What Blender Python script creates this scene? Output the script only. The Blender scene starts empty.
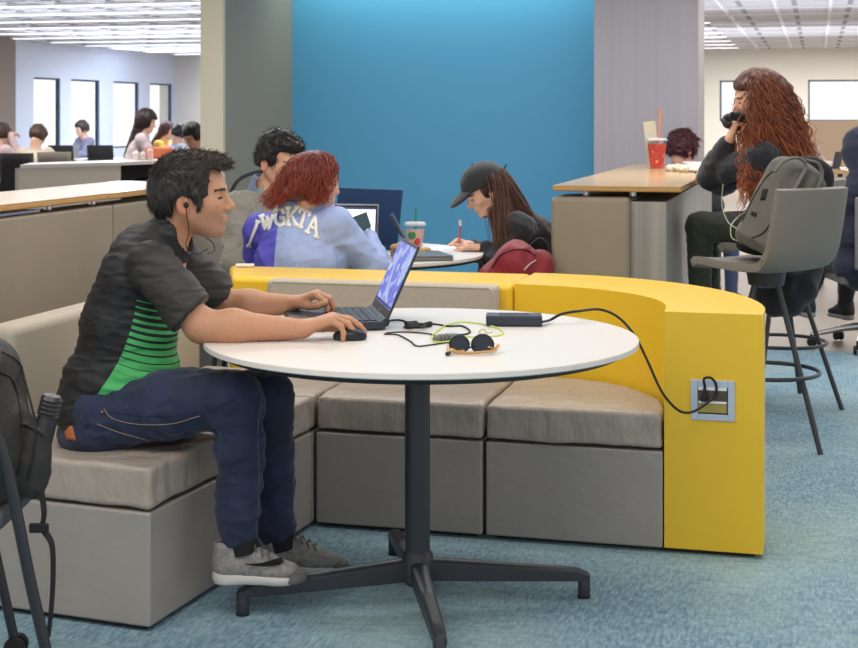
import bpy, math, random
import numpy as np
from mathutils import Vector, Matrix
from mathutils.bvhtree import BVHTree
random.seed(7)
RNG = np.random.RandomState(11)
SC = bpy.context.scene
COL = SC.collection
# ------------------------------------------------------------------ camera
TH = math.radians(14.8)
CT, ST = math.cos(TH), math.sin(TH)
FPX, HC, Y0 = 1470.0, 1.388, 117.0
cd = bpy.data.cameras.new('camera'); cam = bpy.data.objects.new('camera', cd); COL.objects.link(cam)
cam.location = (0, 0, HC); cam.rotation_euler = (math.pi/2, 0, TH)
cd.sensor_width = 36; cd.lens = FPX/858*36; cd.shift_y = -(324-Y0)/858
cd.clip_end = 200
cd.dof.use_dof = True; cd.dof.focus_distance = 4.25; cd.dof.aperture_fstop = 10.0
SC.camera = cam
# ------------------------------------------------------------------ light
SC.view_settings.view_transform = 'Standard'; SC.view_settings.look = 'None'
SC.view_settings.gamma = 1; SC.view_settings.use_curve_mapping = False
SC.view_settings.exposure = 0.12
w = bpy.data.worlds.new('daylight'); SC.world = w; w.use_nodes = True
bg = w.node_tree.nodes['Background']; bg.inputs[0].default_value = (1.0, 0.985, 0.96, 1); bg.inputs[1].default_value = 1.05
def area(name, loc, sx, sy, power, col=(1, .93, .85), rot=(0, 0, 0)):
    l = bpy.data.lights.new(name, 'AREA'); l.shape = 'RECTANGLE'; l.size = sx; l.size_y = sy; l.energy = power; l.color = col
    o = bpy.data.objects.new(name, l); o.location = loc; o.rotation_euler = rot; COL.objects.link(o); return o
area('ceiling_lamp', (-1.6, 2.2, 2.72), 4.5, 1.2, 62)
area('ceiling_lamp', (-1.6, 4.8, 2.72), 5.0, 0.9, 58)
area('ceiling_lamp', (-1.8, 7.9, 2.72), 6.0, 0.9, 112, (.96, .97, 1))
area('ceiling_lamp', (1.5, 9.6, 2.72), 3.5, 0.9, 45)
area('wall_washer_lamp', (-2.95, 11.25, 2.78), 2.5, 0.10, 13, (.85, 1, .88), (math.radians(30), 0, 0))
area('ceiling_lamp', (-9.0, 14.5, 2.70), 7, 1.2, 140)
area('ceiling_lamp', (-9.0, 20.0, 2.70), 7, 1.2, 230, (.85, .92, 1))
area('ceiling_lamp', (-9.0, 26.0, 2.70), 7, 1.2, 330, (.78, .87, 1))
area('ceiling_lamp', (0.5, 15.0, 2.70), 5, 1.2, 120)
area('ceiling_lamp', (0.5, 21.0, 2.70), 6, 1.2, 200)
area('ceiling_lamp', (0.5, 27.5, 2.70), 6, 1.2, 330, (1, .97, .9))
for x_, y_, p_ in ((-9, 17, 55), (-9, 22, 60), (-9, 27, 60), (0, 18, 50), (0, 24, 60)): area('ceiling_fill', (x_, y_, 2.25), 7, 2.5, p_, (.9, .93, 1), (math.pi, 0, 0))  # unseen upward fill, added to brighten the far ceiling; no fixture here
area('window_daylight', (-13.6, 27.3, 1.5), 7, 1.4, 260, (.70, .82, 1), (0, math.radians(-90), 0))

# ------------------------------------------------------------------ coordinates
def CW(X, D, z=0.0): return Vector((X*CT - D*ST, X*ST + D*CT, z))      # camera-aligned metres -> world
def J(px, py, D): return CW((px-429)*D/FPX, D, HC-(py-Y0)*D/FPX)       # pixel at known distance
def P(px, py, z):
    D = (HC-z)*FPX/(py-Y0); return CW((px-429)*D/FPX, D, z)            # pixel on a known height
def dirw(X, D, z=0.0): return CW(X, D, z).normalized()
def lin(c): return tuple((x/255/12.92 if x/255 <= .04045 else ((x/255+.055)/1.055)**2.4) for x in c)

# ------------------------------------------------------------------ materials
MATS = {}
def M(name, col, rough=.55, metal=0, bump=0, bscale=60, var=0, vscale=4, coat=0, emit=0, sheen=0, trans=0, stretch=None, attr=None, sss=0, bdist=.01, ior=1.45):
    if name in MATS: return MATS[name]
    m = bpy.data.materials.new(name); m.use_nodes = True; MATS[name] = m
    nt = m.node_tree; N = nt.nodes; L = nt.links; b = N['Principled BSDF']
    c = lin(col)+(1,)
    b.inputs['Base Color'].default_value = c; b.inputs['Roughness'].default_value = rough; b.inputs['Metallic'].default_value = metal
    b.inputs['IOR'].default_value = ior
    if coat: b.inputs['Coat Weight'].default_value = coat; b.inputs['Coat Roughness'].default_value = .15
    if sheen: b.inputs['Sheen Weight'].default_value = sheen; b.inputs['Sheen Roughness'].default_value = .5
    if trans: b.inputs['Transmission Weight'].default_value = trans
    if emit: b.inputs['Emission Color'].default_value = c; b.inputs['Emission Strength'].default_value = emit
    if sss:
        b.inputs['Subsurface Weight'].default_value = sss; b.inputs['Subsurface Radius'].default_value = (.012, .004, .002)
    tc = N.new('ShaderNodeTexCoord'); vec = tc.outputs['Object']
    if stretch:
        mp = N.new('ShaderNodeMapping'); mp.inputs['Scale'].default_value = stretch; L.new(vec, mp.inputs[0]); vec = mp.outputs[0]
    src = None
    if attr:
        a = N.new('ShaderNodeAttribute'); a.attribute_name = attr; src = a.outputs['Color']; L.new(src, b.inputs['Base Color'])
    if var:
        n = N.new('ShaderNodeTexNoise'); n.inputs['Scale'].default_value = vscale; n.inputs['Detail'].default_value = 5; L.new(vec, n.inputs['Vector'])
        r = N.new('ShaderNodeMapRange'); r.inputs[1].default_value = .3; r.inputs[2].default_value = .7; r.inputs[3].default_value = 1-var; r.inputs[4].default_value = 1+var
        L.new(n.outputs['Fac'], r.inputs[0])
        mx = N.new('ShaderNodeMix'); mx.data_type = 'RGBA'; mx.blend_type = 'MULTIPLY'; mx.inputs[0].default_value = 1
        if src: L.new(src, mx.inputs[6])
        else: mx.inputs[6].default_value = c
        L.new(r.outputs[0], mx.inputs[7]); L.new(mx.outputs[2], b.inputs['Base Color'])
    if bump:
        n = N.new('ShaderNodeTexNoise'); n.inputs['Scale'].default_value = bscale; n.inputs['Detail'].default_value = 4; L.new(vec, n.inputs['Vector'])
        bp = N.new('ShaderNodeBump'); bp.inputs['Strength'].default_value = bump; bp.inputs['Distance'].default_value = bdist
        L.new(n.outputs['Fac'], bp.inputs['Height']); L.new(bp.outputs[0], b.inputs['Normal'])
    return m
def nmath(nt, op, a, b=None, c=None):
    n = nt.nodes.new('ShaderNodeMath'); n.operation = op
    for i, v in enumerate((a, b, c)):
        if v is None: continue
        if isinstance(v, (int, float)): n.inputs[i].default_value = v
        else: nt.links.new(v, n.inputs[i])
    return n.outputs[0]
def nmix(nt, f, a, b):
    n = nt.nodes.new('ShaderNodeMix'); n.data_type = 'RGBA'
    for k, v in ((0, f), (6, a), (7, b)):
        if isinstance(v, (int, float, tuple)): n.inputs[k].default_value = v
        else: nt.links.new(v, n.inputs[k])
    return n.outputs[2]

# ------------------------------------------------------------------ objects
ROOT = {}
def tag(o, label=None, cat=None, group=None, kind=None):
    if label: o['label'] = label
    if cat: o['category'] = cat
    if group: o['group'] = group
    if kind: o['kind'] = kind
    return o
def thing(name, label, cat, loc, group=None):
    o = bpy.data.objects.new(name, None); COL.objects.link(o); o.location = loc; o.empty_display_size = .1
    ROOT[o.name] = Vector(loc); return tag(o, label, cat, group)
def root_loc(o): return ROOT[o.name]
def link_mesh(name, me, mat, parent, base=None, smooth=True):
    if parent is not None: off = root_loc(parent)
    else:
        if base is None:
            n = len(me.vertices); co = np.empty(n*3, np.float32); me.vertices.foreach_get('co', co); co = co.reshape(-1, 3)
            base = Vector(((co[:, 0].min()+co[:, 0].max())/2, (co[:, 1].min()+co[:, 1].max())/2, co[:, 2].min()))
        off = Vector(base)
    me.transform(Matrix.Translation(-off))
    if mat is not None:
        for m in (mat if isinstance(mat, (list, tuple)) else [mat]): me.materials.append(m)
    if smooth: me.shade_smooth()
    else: me.shade_flat()
    o = bpy.data.objects.new(name, me); COL.objects.link(o)
    if parent is not None: o.parent = parent
    else: o.location = off
    ROOT[o.name] = Vector(off)
    return o
def copy_tree(o, loc=None, rz=0, parent=None):
    c = o.copy(); COL.objects.link(c)
    if parent is not None: c.parent = parent
    for ch in list(o.children): copy_tree(ch, parent=c)
    if loc is not None:
        c.location = loc; c.rotation_euler = (0, 0, rz)
    return c
class MB:
    def __init__(s): s.v = []; s.f = []; s.mi = []; s.cur = 0
    def add(s, vs, fs):
        n = len(s.v); s.v += [tuple(v) for v in vs]
        for f in fs: s.f.append([i+n for i in f]); s.mi.append(s.cur)
        return s
    def box(s, c, size, rz=0, R=None):
        hx, hy, hz = size[0]/2, size[1]/2, size[2]/2
        if R is None: R = Matrix.Rotation(rz, 3, 'Z')
        c = Vector(c)
        vs = [c + R @ Vector((x*hx, y*hy, z*hz)) for z in (-1, 1) for y in (-1, 1) for x in (-1, 1)]
        return s.add(vs, [(0, 2, 3, 1), (4, 5, 7, 6), (0, 1, 5, 4), (2, 6, 7, 3), (0, 4, 6, 2), (1, 3, 7, 5)])
    def bb(s, x0, x1, y0, y1, z0, z1): return s.box(((x0+x1)/2, (y0+y1)/2, (z0+z1)/2), (abs(x1-x0), abs(y1-y0), abs(z1-z0)))
    def prism(s, poly, z0, z1):
        a = sum(poly[i][0]*poly[(i+1) % len(poly)][1]-poly[(i+1) % len(poly)][0]*poly[i][1] for i in range(len(poly)))
        if a < 0: poly = poly[::-1]
        n = len(poly)
        vs = [(p[0], p[1], z0) for p in poly]+[(p[0], p[1], z1) for p in poly]
        return s.add(vs, [list(range(n))[::-1], list(range(n, 2*n))]+[(i, (i+1) % n, n+(i+1) % n, n+i) for i in range(n)])
    def tube(s, pts, r, n=8, caps=True, flat=None):
        pts = [Vector(p) for p in pts]; m = len(pts)
        rr = r if isinstance(r, (list, tuple)) else [r]*m
        T = [((pts[min(i+1, m-1)]-pts[max(i-1, 0)]).normalized()) for i in range(m)]
        up = Vector((0, 0, 1)) if abs(T[0].z) < .9 else Vector((1, 0, 0))
        U = T[0].cross(up).normalized(); vs = []
        for i in range(m):
            U = (U-T[i]*U.dot(T[i])).normalized(); V = T[i].cross(U)
            for k in range(n):
                a = 2*math.pi*k/n; fl = flat or 1
                vs.append(pts[i]+(U*math.cos(a)+V*math.sin(a)*fl)*rr[i])
        fs = [(i*n+k, i*n+(k+1) % n, (i+1)*n+(k+1) % n, (i+1)*n+k) for i in range(m-1) for k in range(n)]
        if caps: fs += [list(range(n))[::-1], list(range((m-1)*n, m*n))]
        return s.add(vs, fs)
    def lathe(s, prof, c, n=32, axis=None):
        c = Vector(c); R = Matrix.Identity(3)
        if axis is not None: R = Vector((0, 0, 1)).rotation_difference(Vector(axis)).to_matrix()
        vs = []; m = len(prof)
        for r, z in prof:
            for k in range(n):
                a = 2*math.pi*k/n; vs.append(c+R @ Vector((r*math.cos(a), r*math.sin(a), z)))
        fs = [(i*n+k, i*n+(k+1) % n, (i+1)*n+(k+1) % n, (i+1)*n+k) for i in range(m-1) for k in range(n)]
        if prof[0][0] > 1e-5: fs.append(list(range(n))[::-1])
        if prof[-1][0] > 1e-5: fs.append(list(range((m-1)*n, m*n)))
        return s.add(vs, fs)
    def ell(s, c, r, R=None, n=16):
        c = Vector(c); R = R or Matrix.Identity(3); vs = []; h = n//2
        for i in range(h+1):
            t = math.pi*i/h
            for k in range(n):
                a = 2*math.pi*k/n
                vs.append(c+R @ Vector((r[0]*math.sin(t)*math.cos(a), r[1]*math.sin(t)*math.sin(a), r[2]*math.cos(t))))
        return s.add(vs, [(i*n+k, (i+1)*n+k, (i+1)*n+(k+1) % n, i*n+(k+1) % n) for i in range(h) for k in range(n)])
    def build(s, name, mat, parent=None, bevel=0, seg=3, base=None, smooth=True, kind=None, subsurf=0):
        me = bpy.data.meshes.new(name); me.from_pydata(s.v, [], s.f)
        if any(s.mi): me.polygons.foreach_set('material_index', s.mi)
        me.update()
        o = link_mesh(name, me, mat, parent, base, smooth)
        if bevel:
            b = o.modifiers.new('bevel', 'BEVEL'); b.width = bevel; b.segments = seg; b.limit_method = 'ANGLE'; b.angle_limit = math.radians(40); b.harden_normals = True
        elif smooth:
            try: me.set_sharp_from_angle(angle=math.radians(40))
            except Exception: pass
        if subsurf:
            q = o.modifiers.new('sub', 'SUBSURF'); q.levels = q.render_levels = subsurf
        if kind: o['kind'] = kind
        return o
def struct(name, mb, mat, parent=None, **k): return mb.build(name, mat, parent, kind='structure' if parent is None else None, smooth=k.pop('smooth', False), **k)
def spline(pts, n=8):
    pts = [Vector(p) for p in pts]; out = []
    q = [pts[0]*2-pts[1]]+pts+[pts[-1]*2-pts[-2]]
    for i in range(1, len(q)-2):
        for k in range(n):
            t = k/n; a, b, c, d = q[i-1], q[i], q[i+1], q[i+2]
            out.append(.5*((2*b)+(c-a)*t+(2*a-5*b+4*c-d)*t*t+(3*b-a-3*c+d)*t**3))
    out.append(pts[-1]); return out

# ------------------------------------------------------------------ distance-field bodies
def cap(a, b, ra, rb=None, k=.02, op='u'):
    return ('c', np.array(a, float), np.array(b, float), ra, ra if rb is None else rb, k, op)
def ell(c, r, R=None, k=.02, op='u'):
    return ('e', np.array(c, float), np.array(r, float), np.identity(3) if R is None else np.array(R, float), None, k, op)
def rbox(c, r, R=None, rad=.01, k=.01, op='u'):
    return ('b', np.array(c, float), np.array(r, float), np.identity(3) if R is None else np.array(R, float), rad, k, op)
def basis(f, u):
    f = Vector(f).normalized(); u = Vector(u); s = f.cross(u).normalized(); u = s.cross(f)     # columns: forward, side(right), up
    return np.array([f, s, u]).T
def pbounds(p):
    if p[0] == 'c':
        lo = np.minimum(p[1]-p[3], p[2]-p[4]); hi = np.maximum(p[1]+p[3], p[2]+p[4])
    else:
        e = np.abs(p[3]) @ p[2]+(p[4] or 0); lo = p[1]-e; hi = p[1]+e
    return lo, hi
def sdf_eval(p, x, y, z):
    if p[0] == 'c':
        a, b, ra, rb = p[1], p[2], p[3], p[4]; d = b-a; L = max(d @ d, 1e-9)
        t = np.clip(((x-a[0])*d[0]+(y-a[1])*d[1]+(z-a[2])*d[2])/L, 0, 1)
        return np.sqrt((x-a[0]-t*d[0])**2+(y-a[1]-t*d[1])**2+(z-a[2]-t*d[2])**2)-(ra+(rb-ra)*t)
    c, r, R = p[1], p[2], p[3]
    X, Y, Z = x-c[0], y-c[1], z-c[2]
    u = X*R[0, 0]+Y*R[1, 0]+Z*R[2, 0]; v = X*R[0, 1]+Y*R[1, 1]+Z*R[2, 1]; w = X*R[0, 2]+Y*R[1, 2]+Z*R[2, 2]
    if p[0] == 'e':
        k0 = np.sqrt((u/r[0])**2+(v/r[1])**2+(w/r[2])**2); k1 = np.sqrt((u/r[0]**2)**2+(v/r[1]**2)**2+(w/r[2]**2)**2)
        return k0*(k0-1)/np.maximum(k1, 1e-6)
    q = [np.abs(u)-r[0], np.abs(v)-r[1], np.abs(w)-r[2]]
    return np.sqrt(sum(np.maximum(t, 0)**2 for t in q))+np.minimum(np.maximum(q[0], np.maximum(q[1], q[2])), 0)-p[4]
def sdf_mesh(prims, vox, smooth_it=1, disp=None):
    bs = [pbounds(p) for p in prims if p[6] == 'u']
    lo = np.min([b[0] for b in bs], 0)-3*vox; hi = np.max([b[1] for b in bs], 0)+3*vox
    n = np.ceil((hi-lo)/vox).astype(int)+1
    ax = [(lo[i]+np.arange(n[i])*vox).astype(np.float32) for i in range(3)]
    F = np.full(n, .2, np.float32)
    for p in prims:
        a, b = pbounds(p); pad = p[5]+3*vox
        i0 = np.clip(np.floor((a-pad-lo)/vox).astype(int), 0, n); i1 = np.clip(np.ceil((b+pad-lo)/vox).astype(int)+1, 0, n)
        if (i1 <= i0).any(): continue
        sl = tuple(slice(i0[i], i1[i]) for i in range(3))
        d = sdf_eval(p, ax[0][sl[0]][:, None, None], ax[1][sl[1]][None, :, None], ax[2][sl[2]][None, None, :]).astype(np.float32)
        f = F[sl]; k = max(p[5], 1e-4)
        if p[6] == 'u':
            h = np.maximum(k-np.abs(f-d), 0)/k; F[sl] = np.minimum(f, d)-h*h*k*.25
        elif p[6] == 's':
            h = np.maximum(k-np.abs(f+d), 0)/k; F[sl] = np.maximum(f, -d)+h*h*k*.25
    S = F < 0
    cs = np.zeros(tuple(n-1), np.uint8)
    for dx in (0, 1):
        for dy in (0, 1):
            for dz in (0, 1):
                cs += S[dx:n[0]-1+dx, dy:n[1]-1+dy, dz:n[2]-1+dz]
    act = (cs > 0) & (cs < 8); idx = np.argwhere(act); m = len(idx)
    vid = np.full(tuple(n-1), -1, np.int32); vid[act] = np.arange(m)
    acc = np.zeros((m, 3), np.float32); cnt = np.zeros((m, 1), np.float32)
    cor = [(a, b, c) for a in (0, 1) for b in (0, 1) for c in (0, 1)]
    for p0 in cor:
        for a in range(3):
            if p0[a]: continue
            p1 = list(p0); p1[a] = 1
            f0 = F[idx[:, 0]+p0[0], idx[:, 1]+p0[1], idx[:, 2]+p0[2]]; f1 = F[idx[:, 0]+p1[0], idx[:, 1]+p1[1], idx[:, 2]+p1[2]]
            s = (f0 < 0) != (f1 < 0); t = np.where(s, f0/np.where(s, f0-f1, 1), 0)
            q = np.tile(np.array(p0, np.float32), (m, 1)); q[:, a] = t
            acc += q*s[:, None]; cnt += s[:, None]
    V = (idx+acc/cnt)*vox+lo
    Q = []
    for a in range(3):
        b, c = (a+1) % 3, (a+2) % 3
        sh = [slice(1, n[i]-1) for i in range(3)]; sh[a] = slice(0, n[a]-1); s0 = tuple(sh)
        sh2 = list(sh); sh2[a] = slice(1, n[a]); s1 = tuple(sh2)
        e = S[s0] != S[s1]; ii = np.argwhere(e)+1; ii[:, a] -= 1
        if not len(ii): continue
        ins = S[ii[:, 0], ii[:, 1], ii[:, 2]]
        def g(db, dc):
            j = ii.copy(); j[:, b] += db; j[:, c] += dc; return vid[j[:, 0], j[:, 1], j[:, 2]]
        q = np.stack([g(-1, -1), g(0, -1), g(0, 0), g(-1, 0)], 1)
        q[~ins] = q[~ins][:, ::-1]; Q.append(q)
    Q = np.concatenate(Q); V = V.astype(np.float64)
    for _ in range(smooth_it):
        A = np.zeros_like(V); C = np.zeros(len(V))
        for i in range(4):
            for j in (1, 3):
                np.add.at(A, Q[:, i], V[Q[:, (i+j) % 4]]); np.add.at(C, Q[:, i], 1)
        V = V*.5+.5*A/C[:, None]
    if disp is not None:
        Nn = vnormals(V, Q); V = V+Nn*disp(V, Nn)[:, None]
    return V, Q
def vnormals(V, Q):
    fn = np.cross(V[Q[:, 2]]-V[Q[:, 0]], V[Q[:, 3]]-V[Q[:, 1]]); Nn = np.zeros_like(V)
    for i in range(4): np.add.at(Nn, Q[:, i], fn)
    return Nn/np.maximum(np.linalg.norm(Nn, axis=1, keepdims=True), 1e-12)
def np_mesh(name, V, Q, mat, parent=None, col=None, vec=None, base=None, smooth=True):
    me = bpy.data.meshes.new(name); V = np.asarray(V, np.float32); Q = np.asarray(Q, np.int32); k = Q.shape[1]
    me.vertices.add(len(V)); me.vertices.foreach_set('co', V.ravel())
    me.loops.add(Q.size); me.loops.foreach_set('vertex_index', Q.ravel())
    me.polygons.add(len(Q)); me.polygons.foreach_set('loop_start', np.arange(0, Q.size, k, dtype=np.int32))
    me.update(calc_edges=True)
    if col is not None:
        a = me.color_attributes.new('Col', 'FLOAT_COLOR', 'POINT'); c = np.ones((len(V), 4), np.float32); c[:, :3] = col; a.data.foreach_set('color', c.ravel())
    if vec is not None:
        a = me.attributes.new('st', 'FLOAT_VECTOR', 'POINT'); a.data.foreach_set('vector', np.asarray(vec, np.float32).ravel())
    return link_mesh(name, me, mat, parent, base, smooth)
def folds(amp, freq, seed=0, aniso=(1, 1, 1), sharp=1.0):
    r = np.random.RandomState(seed); D = r.randn(5, 3); D /= np.linalg.norm(D, axis=1)[:, None]; ph = r.rand(5)*6.28; W = r.randn(3, 3); wp = r.rand(3)*6.28
    def fn(V, Nn):
        q = V*np.array(aniso); q = q+.35/freq*np.sin(q @ W.T*freq*.6+wp)*1.5
        s = sum(np.sin(q @ D[i]*freq*(1+.5*i)+ph[i])/(1+.5*i) for i in range(5))/2.6
        return amp*(1-np.abs(s)*2*sharp if sharp > 0 else s)
    return fn
def strands(name, paths, r0, mat, parent, sides=4, taper=.35, col=None):
    # paths: (S, n, 3)
    Pn = np.asarray(paths, float); S, n, _ = Pn.shape
    T = np.gradient(Pn, axis=1); T /= np.maximum(np.linalg.norm(T, axis=2, keepdims=True), 1e-9)
    up = np.array([.37, -.81, .45]); U = np.cross(T, up); U /= np.maximum(np.linalg.norm(U, axis=2, keepdims=True), 1e-9); W = np.cross(T, U)
    t = np.linspace(0, 1, n); rad = (r0*(1-(1-taper)*t**2))[None, :, None]
    if not np.isscalar(r0): rad = None
    V = np.stack([Pn+rad*(U*math.cos(2*math.pi*k/sides)+W*math.sin(2*math.pi*k/sides)) for k in range(sides)], 2).reshape(-1, 3)
    base = np.arange(S)[:, None, None]*n*sides+np.arange(n-1)[None, :, None]*sides; k = np.arange(sides)[None, None, :]; k2 = (k+1) % sides
    Q = np.stack([base+k, base+k2, base+sides+k2, base+sides+k], -1).reshape(-1, 4)
    c = None
    if col is not None:
        col = np.asarray(col); c = np.repeat(col, n*sides, axis=0) if col.ndim == 2 else np.repeat(col.reshape(-1, 3), sides, axis=0)
    return np_mesh(name, V, Q, mat, parent, col=c)
def bezier(a, b, c, d, n=14):
    t = np.linspace(0, 1, n)[None, :, None]; a, b, c, d = [np.asarray(q, float)[:, None, :] for q in (a, b, c, d)]
    return a*(1-t)**3+3*b*t*(1-t)**2+3*c*t*t*(1-t)+d*t**3
def cam_project(bvh, px, py, off=.002):
    o = Vector((0, 0, HC)); d = (J(px, py, 5.0)-o).normalized(); h = bvh.ray_cast(o, d)
    return None if h[0] is None else h[0]-d*off
# ================================================================== materials
leather = M('taupe_leather_shaded', (158, 151, 145), .40, bump=.45, bscale=6, var=.05, vscale=3, bdist=.016)  # seat bases: darker, greyer tone holds the shade on the sides
leather_lit = M('taupe_leather_lit', (170, 159, 149), .36, bump=1.0, bscale=9, var=.05, vscale=4, bdist=.02, stretch=(1.5, 1.5, .6))  # same leather for cushions, warm light from above put into the colour
panel_leather = M('tan_panel_fabric', (150, 139, 122), .55, bump=.15, bscale=14, var=.05, vscale=3)
greige = M('greige_fabric', (182, 172, 156), .8, bump=.25, bscale=350, bdist=.002, var=.04, vscale=60)
greige_l = M('warm_grey_fabric', (176, 166, 150), .6, bump=.2, bscale=20, bdist=.004)
yellow = M('yellow_vinyl', (240, 196, 48), .36, bump=.12, bscale=8, var=.02, vscale=4, bdist=.01)
wood = M('maple_veneer', (206, 172, 122), .22, var=.10, vscale=5, stretch=(9, .6, 9), coat=.3)
wood_edge = M('maple_edge', (190, 146, 88), .4, var=.10, vscale=6, stretch=(8, .8, 30))
white_lam = M('white_laminate', (226, 220, 214), .32)
blackm = M('black_powder_coat', (52, 54, 60), .42, bump=.05, bscale=600, bdist=.001)
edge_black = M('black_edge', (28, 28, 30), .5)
chrome = M('brushed_chrome', (190, 190, 195), .25, metal=1)
rubber = M('dark_rubber', (24, 24, 26), .6)
white_paint = M('white_paint', (214, 216, 220), .7)
cream_paint = M('cream_paint', (228, 224, 216), .7)
fin_shaded = M('fin_shaded_side', (158, 148, 134), .6)  # left fin: shade on its side face painted in
fin_lit = M('fin_lit_front', (224, 210, 184), .45)  # same fin's front face, its light painted as a paler tone
blue_paint = M('blue_paint', (92, 170, 214), .55)
glassm = M('cup_plastic', (250, 250, 250), .06, trans=.97, ior=1.1)
# carpet
def carpet():
    m = bpy.data.materials.new('teal_carpet'); m.use_nodes = True; nt = m.node_tree; N = nt.nodes; L = nt.links; b = N['Principled BSDF']
    tc = N.new('ShaderNodeTexCoord')
    def noise(scale, st, det=4):
        mp = N.new('ShaderNodeMapping'); mp.inputs['Scale'].default_value = st; L.new(tc.outputs['Object'], mp.inputs[0])
        n = N.new('ShaderNodeTexNoise'); n.inputs['Scale'].default_value = scale; n.inputs['Detail'].default_value = det; L.new(mp.outputs[0], n.inputs['Vector']); return n.outputs['Fac']
    a = noise(110, (1, .22, 1), 6); c = noise(110, (.22, 1, 1), 6); big = noise(2.2, (1, .6, 1)); th = noise(26, (.5, 1.6, 1))
    def ramp(v, lo, hi):
        r = N.new('ShaderNodeMapRange'); r.inputs[1].default_value = lo; r.inputs[2].default_value = hi; L.new(v, r.inputs[0]); return r.outputs[0]
    c1 = nmix(nt, ramp(a, .35, .65), lin((88, 126, 146))+(1,), lin((160, 188, 198))+(1,))
    c2 = nmix(nt, ramp(c, .4, .7), c1, lin((128, 160, 178))+(1,))
    c3 = nmix(nt, nmath(nt, 'MULTIPLY', ramp(big, .42, .68), .55), c2, lin((172, 196, 192))+(1,))
    c4 = nmix(nt, nmath(nt, 'MULTIPLY', ramp(th, .45, .75), .45), c3, lin((92, 124, 150))+(1,))
    L.new(c4, b.inputs['Base Color']); b.inputs['Roughness'].default_value = .95
    bp = N.new('ShaderNodeBump'); bp.inputs['Strength'].default_value = .5; bp.inputs['Distance'].default_value = .004; L.new(a, bp.inputs['Height']); L.new(bp.outputs[0], b.inputs['Normal'])
    return m
carpet_m = carpet()
floor_far = M('taupe_vinyl_floor', (128, 114, 102), .4, var=.08, vscale=6, stretch=(1, 6, 1))
def ribbed(name, c1, c2, scale):
    m = bpy.data.materials.new(name); m.use_nodes = True; nt = m.node_tree; N = nt.nodes; L = nt.links; b = N['Principled BSDF']
    tc = N.new('ShaderNodeTexCoord'); mp = N.new('ShaderNodeMapping'); mp.inputs['Scale'].default_value = (scale, scale, .25); L.new(tc.outputs['Object'], mp.inputs[0])
    n = N.new('ShaderNodeTexNoise'); n.inputs['Scale'].default_value = 1; n.inputs['Detail'].default_value = 6; L.new(mp.outputs[0], n.inputs['Vector'])
    r = N.new('ShaderNodeMapRange'); r.inputs[1].default_value = .35; r.inputs[2].default_value = .65; L.new(n.outputs['Fac'], r.inputs[0])
    L.new(nmix(nt, r.outputs[0], lin(c1)+(1,), lin(c2)+(1,)), b.inputs['Base Color']); b.inputs['Metallic'].default_value = .15; b.inputs['Roughness'].default_value = .45
    return m
metal_panel = ribbed('brushed_metal_panel', (182, 176, 184), (188, 183, 190), 30)
counter_panel = ribbed('brushed_counter_panel', (142, 140, 138), (170, 167, 164), 18)

# ================================================================== shell
struct('floor', MB().bb(-16, 6, 9.03, 31.2, -.12, -.004), floor_far)
m = MB().bb(-16, 6, -1.5, 9.03, -.12, 0.0); o = m.build('floor', carpet_m, smooth=False, kind='structure')
struct('ceiling', MB().bb(-16, 6, -1.5, 31.2, 2.86, 3.0), M('ceiling_white', (205, 206, 210), .8))
baffle = M('ceiling_baffle_grey', (222, 222, 230), .7); tbar = M('ceiling_bar_white', (236, 238, 244), .6)
slot = M('ceiling_slot_dark', (150, 152, 162), .8)
# suspended grid
gx = MB()
ys = [13.6+1.32*i for i in range(13)]
for y in ys: gx.bb(-13.88, 5.8, y-.05, y+.05, 2.75, 2.80)
struct('trim_1', gx, tbar)
gy = MB()
for i in range(30):
    x = -13.6+.655*i; gy.bb(x-.02, x+.02, 13.2, 30.35, 2.755, 2.79)
struct('trim_2', gy, tbar)
gb = MB()
for y in ys:
    for k in range(1, 4): gb.bb(-13.88, 5.8, y+k*.33-.105, y+k*.33+.105, 2.772, 2.785)
struct('trim_3', gb, baffle)
gs = MB()
for i, y in enumerate(ys):
    for j in range(30):
        x = -13.6+.655*j
        for k in range(3): gs.bb(x+.2, x+.26, y+.28+k*.33, y+.42+k*.33, 2.762, 2.785)
struct('trim_4', gs, slot)
lampm = M('lamp_diffuser', (250, 250, 255), .5, emit=1.2)
src = None
for i, y in enumerate(ys[1:]):
    if src is None:
        src = MB().bb(-13.5, -1.5, y-.028, y+.028, 2.738, 2.752).build('linear_ceiling_light', lampm, smooth=False)
        tag(src, 'thin white light strip in the slatted ceiling', 'ceiling light', 'strip lights in the ceiling'); c = src
        L0 = Vector(src.location); y00 = y
    else: c = copy_tree(src, L0+Vector((0, y-y00, 0)))
# far walls with window openings
def wall_with_holes(axis, const, thick, a0, a1, z0, z1, holes):
    mb = MB(); cur = a0
    def bb(s0, s1, q0, q1):
        if s1-s0 < 1e-4 or q1-q0 < 1e-4: return
        if axis == 'x': mb.bb(s0, s1, const, const+thick, q0, q1)
        else: mb.bb(const-thick, const, s0, s1, q0, q1)
    for h0, h1, zl, zh in holes:
        bb(cur, h0, z0, z1); bb(h0, h1, z0, zl); bb(h0, h1, zh, z1); cur = h1
    bb(cur, a1, z0, z1); return mb
wins = [(24.22, 25.2), (25.62, 26.78), (27.38, 28.55), (29.08, 30.2)]
struct('wall_left', wall_with_holes('y', -13.9, .09, 10, 30.4, 0, 2.86, [(a, b, .75, 2.12) for a, b in wins]), M('blue_white_paint', (216, 224, 240), .7))
struct('wall_back', wall_with_holes('x', 30.4, .1, -14.3, 6, 0, 2.86, [(-1.92, -.75, 1.30, 2.13), (-.18, 2.6, 1.30, 2.13)]), cream_paint)
frame_m = M('dark_window_frame', (70, 84, 110), .4, metal=.4)
pane_m = M('window_pane', (255, 255, 255), .02, trans=1, ior=1.0)
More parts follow.
